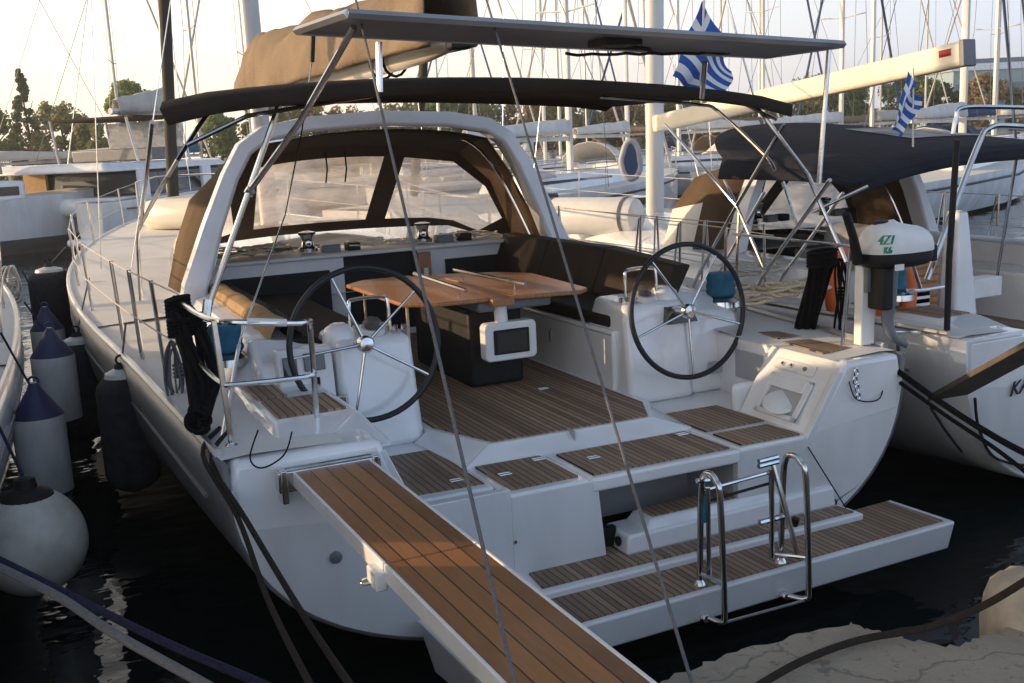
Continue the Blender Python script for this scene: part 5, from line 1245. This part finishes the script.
# thin evening air
hz = MB().box(-330,420,-16,330,-1.6,26).build('haze', 'water', None, flat=True); tag(hz, kind='stuff')
m, nt, b = newmat('evening haze'); nt.nodes.remove(b); pv = nt.nodes.new('ShaderNodeVolumePrincipled')
pv.inputs['Color'].default_value = (.93,.92,.90,1); pv.inputs['Density'].default_value = .0009; pv.inputs['Anisotropy'].default_value = .3
nt.links.new(pv.outputs[0], nt.nodes['Material Output'].inputs['Volume']); hz.data.materials.clear(); hz.data.materials.append(m)
# ------------------------------------------------------------------ light
HZ_FAR, HZ_SUN = (2.7,3.9,6.6), (9.4,8.0,6.4)
W = bpy.data.worlds.new('World'); sc.world = W; W.use_nodes = True; nt = W.node_tree
bg = nt.nodes['Background']; sky = nt.nodes.new('ShaderNodeTexSky'); sky.sky_type = 'NISHITA'; sky.sun_disc = False
SEL, SAZ = R(12), R(-61)     # azimuth measured from +Y towards +X
sky.sun_elevation = SEL; sky.sun_rotation = SAZ; sky.dust_density = 3.5; sky.air_density = 1.0; sky.ozone_density = 1.0; sky.altitude = 0
# low haze band: bright and warm towards the sun, pale blue away from it
tc = nt.nodes.new('ShaderNodeTexCoord')
def vdot(v):
    n = nt.nodes.new('ShaderNodeVectorMath'); n.operation = 'DOT_PRODUCT'; n.inputs[1].default_value = v; nt.links.new(tc.outputs['Generated'], n.inputs[0]); return n.outputs['Value']
def rmp(src, a, b, c, d, sm='SMOOTHSTEP'):
    n = nt.nodes.new('ShaderNodeMapRange'); n.interpolation_type = sm; n.inputs[1].default_value = a; n.inputs[2].default_value = b; n.inputs[3].default_value = c; n.inputs[4].default_value = d; nt.links.new(src, n.inputs[0]); return n.outputs[0]
el = rmp(vdot((0,0,1)), -.02, .75, 1., 0., 'SMOOTHSTEP')
azf = rmp(vdot((math.sin(SAZ), math.cos(SAZ), 0)), -.85, .55, 0., 1.)
hc = mixcol(nt, azf, HZ_FAR, HZ_SUN)
hm = nt.nodes.new('ShaderNodeVectorMath'); hm.operation = 'SCALE'; nt.links.new(hc, hm.inputs[0]); nt.links.new(el, hm.inputs['Scale'])
ad = nt.nodes.new('ShaderNodeVectorMath'); ad.operation = 'ADD'; nt.links.new(sky.outputs[0], ad.inputs[0]); nt.links.new(hm.outputs[0], ad.inputs[1])
fill_ = rmp(vdot((.1,-.93,.36)), -.1, .9, 0., 1.)   # added pale blue fill glow in the unseen sky behind the quay
c2_ = nt.nodes.new('ShaderNodeVectorMath'); c2_.operation = 'SCALE'; c2_.inputs[0].default_value = (1.5,1.9,2.6); nt.links.new(fill_, c2_.inputs['Scale'])
a2_ = nt.nodes.new('ShaderNodeVectorMath'); a2_.operation = 'ADD'; nt.links.new(ad.outputs[0], a2_.inputs[0]); nt.links.new(c2_.outputs[0], a2_.inputs[1])
nt.links.new(a2_.outputs[0], bg.inputs[0]); bg.inputs[1].default_value = .12
sd_ = bpy.data.lights.new('sun', 'SUN'); so = bpy.data.objects.new('sun', sd_); COL.objects.link(so)
sd_.energy = 5.; sd_.angle = R(.6); sd_.color = (1,.70,.42)
dirv = Vector((math.sin(SAZ)*math.cos(SEL), math.cos(SAZ)*math.cos(SEL), math.sin(SEL)))
so.rotation_euler = dirv.to_track_quat('Z','Y').to_euler()
vs = sc.view_settings; vs.view_transform = 'Standard'; vs.look = 'None'; vs.exposure = .2; vs.gamma = 1; vs.use_curve_mapping = False
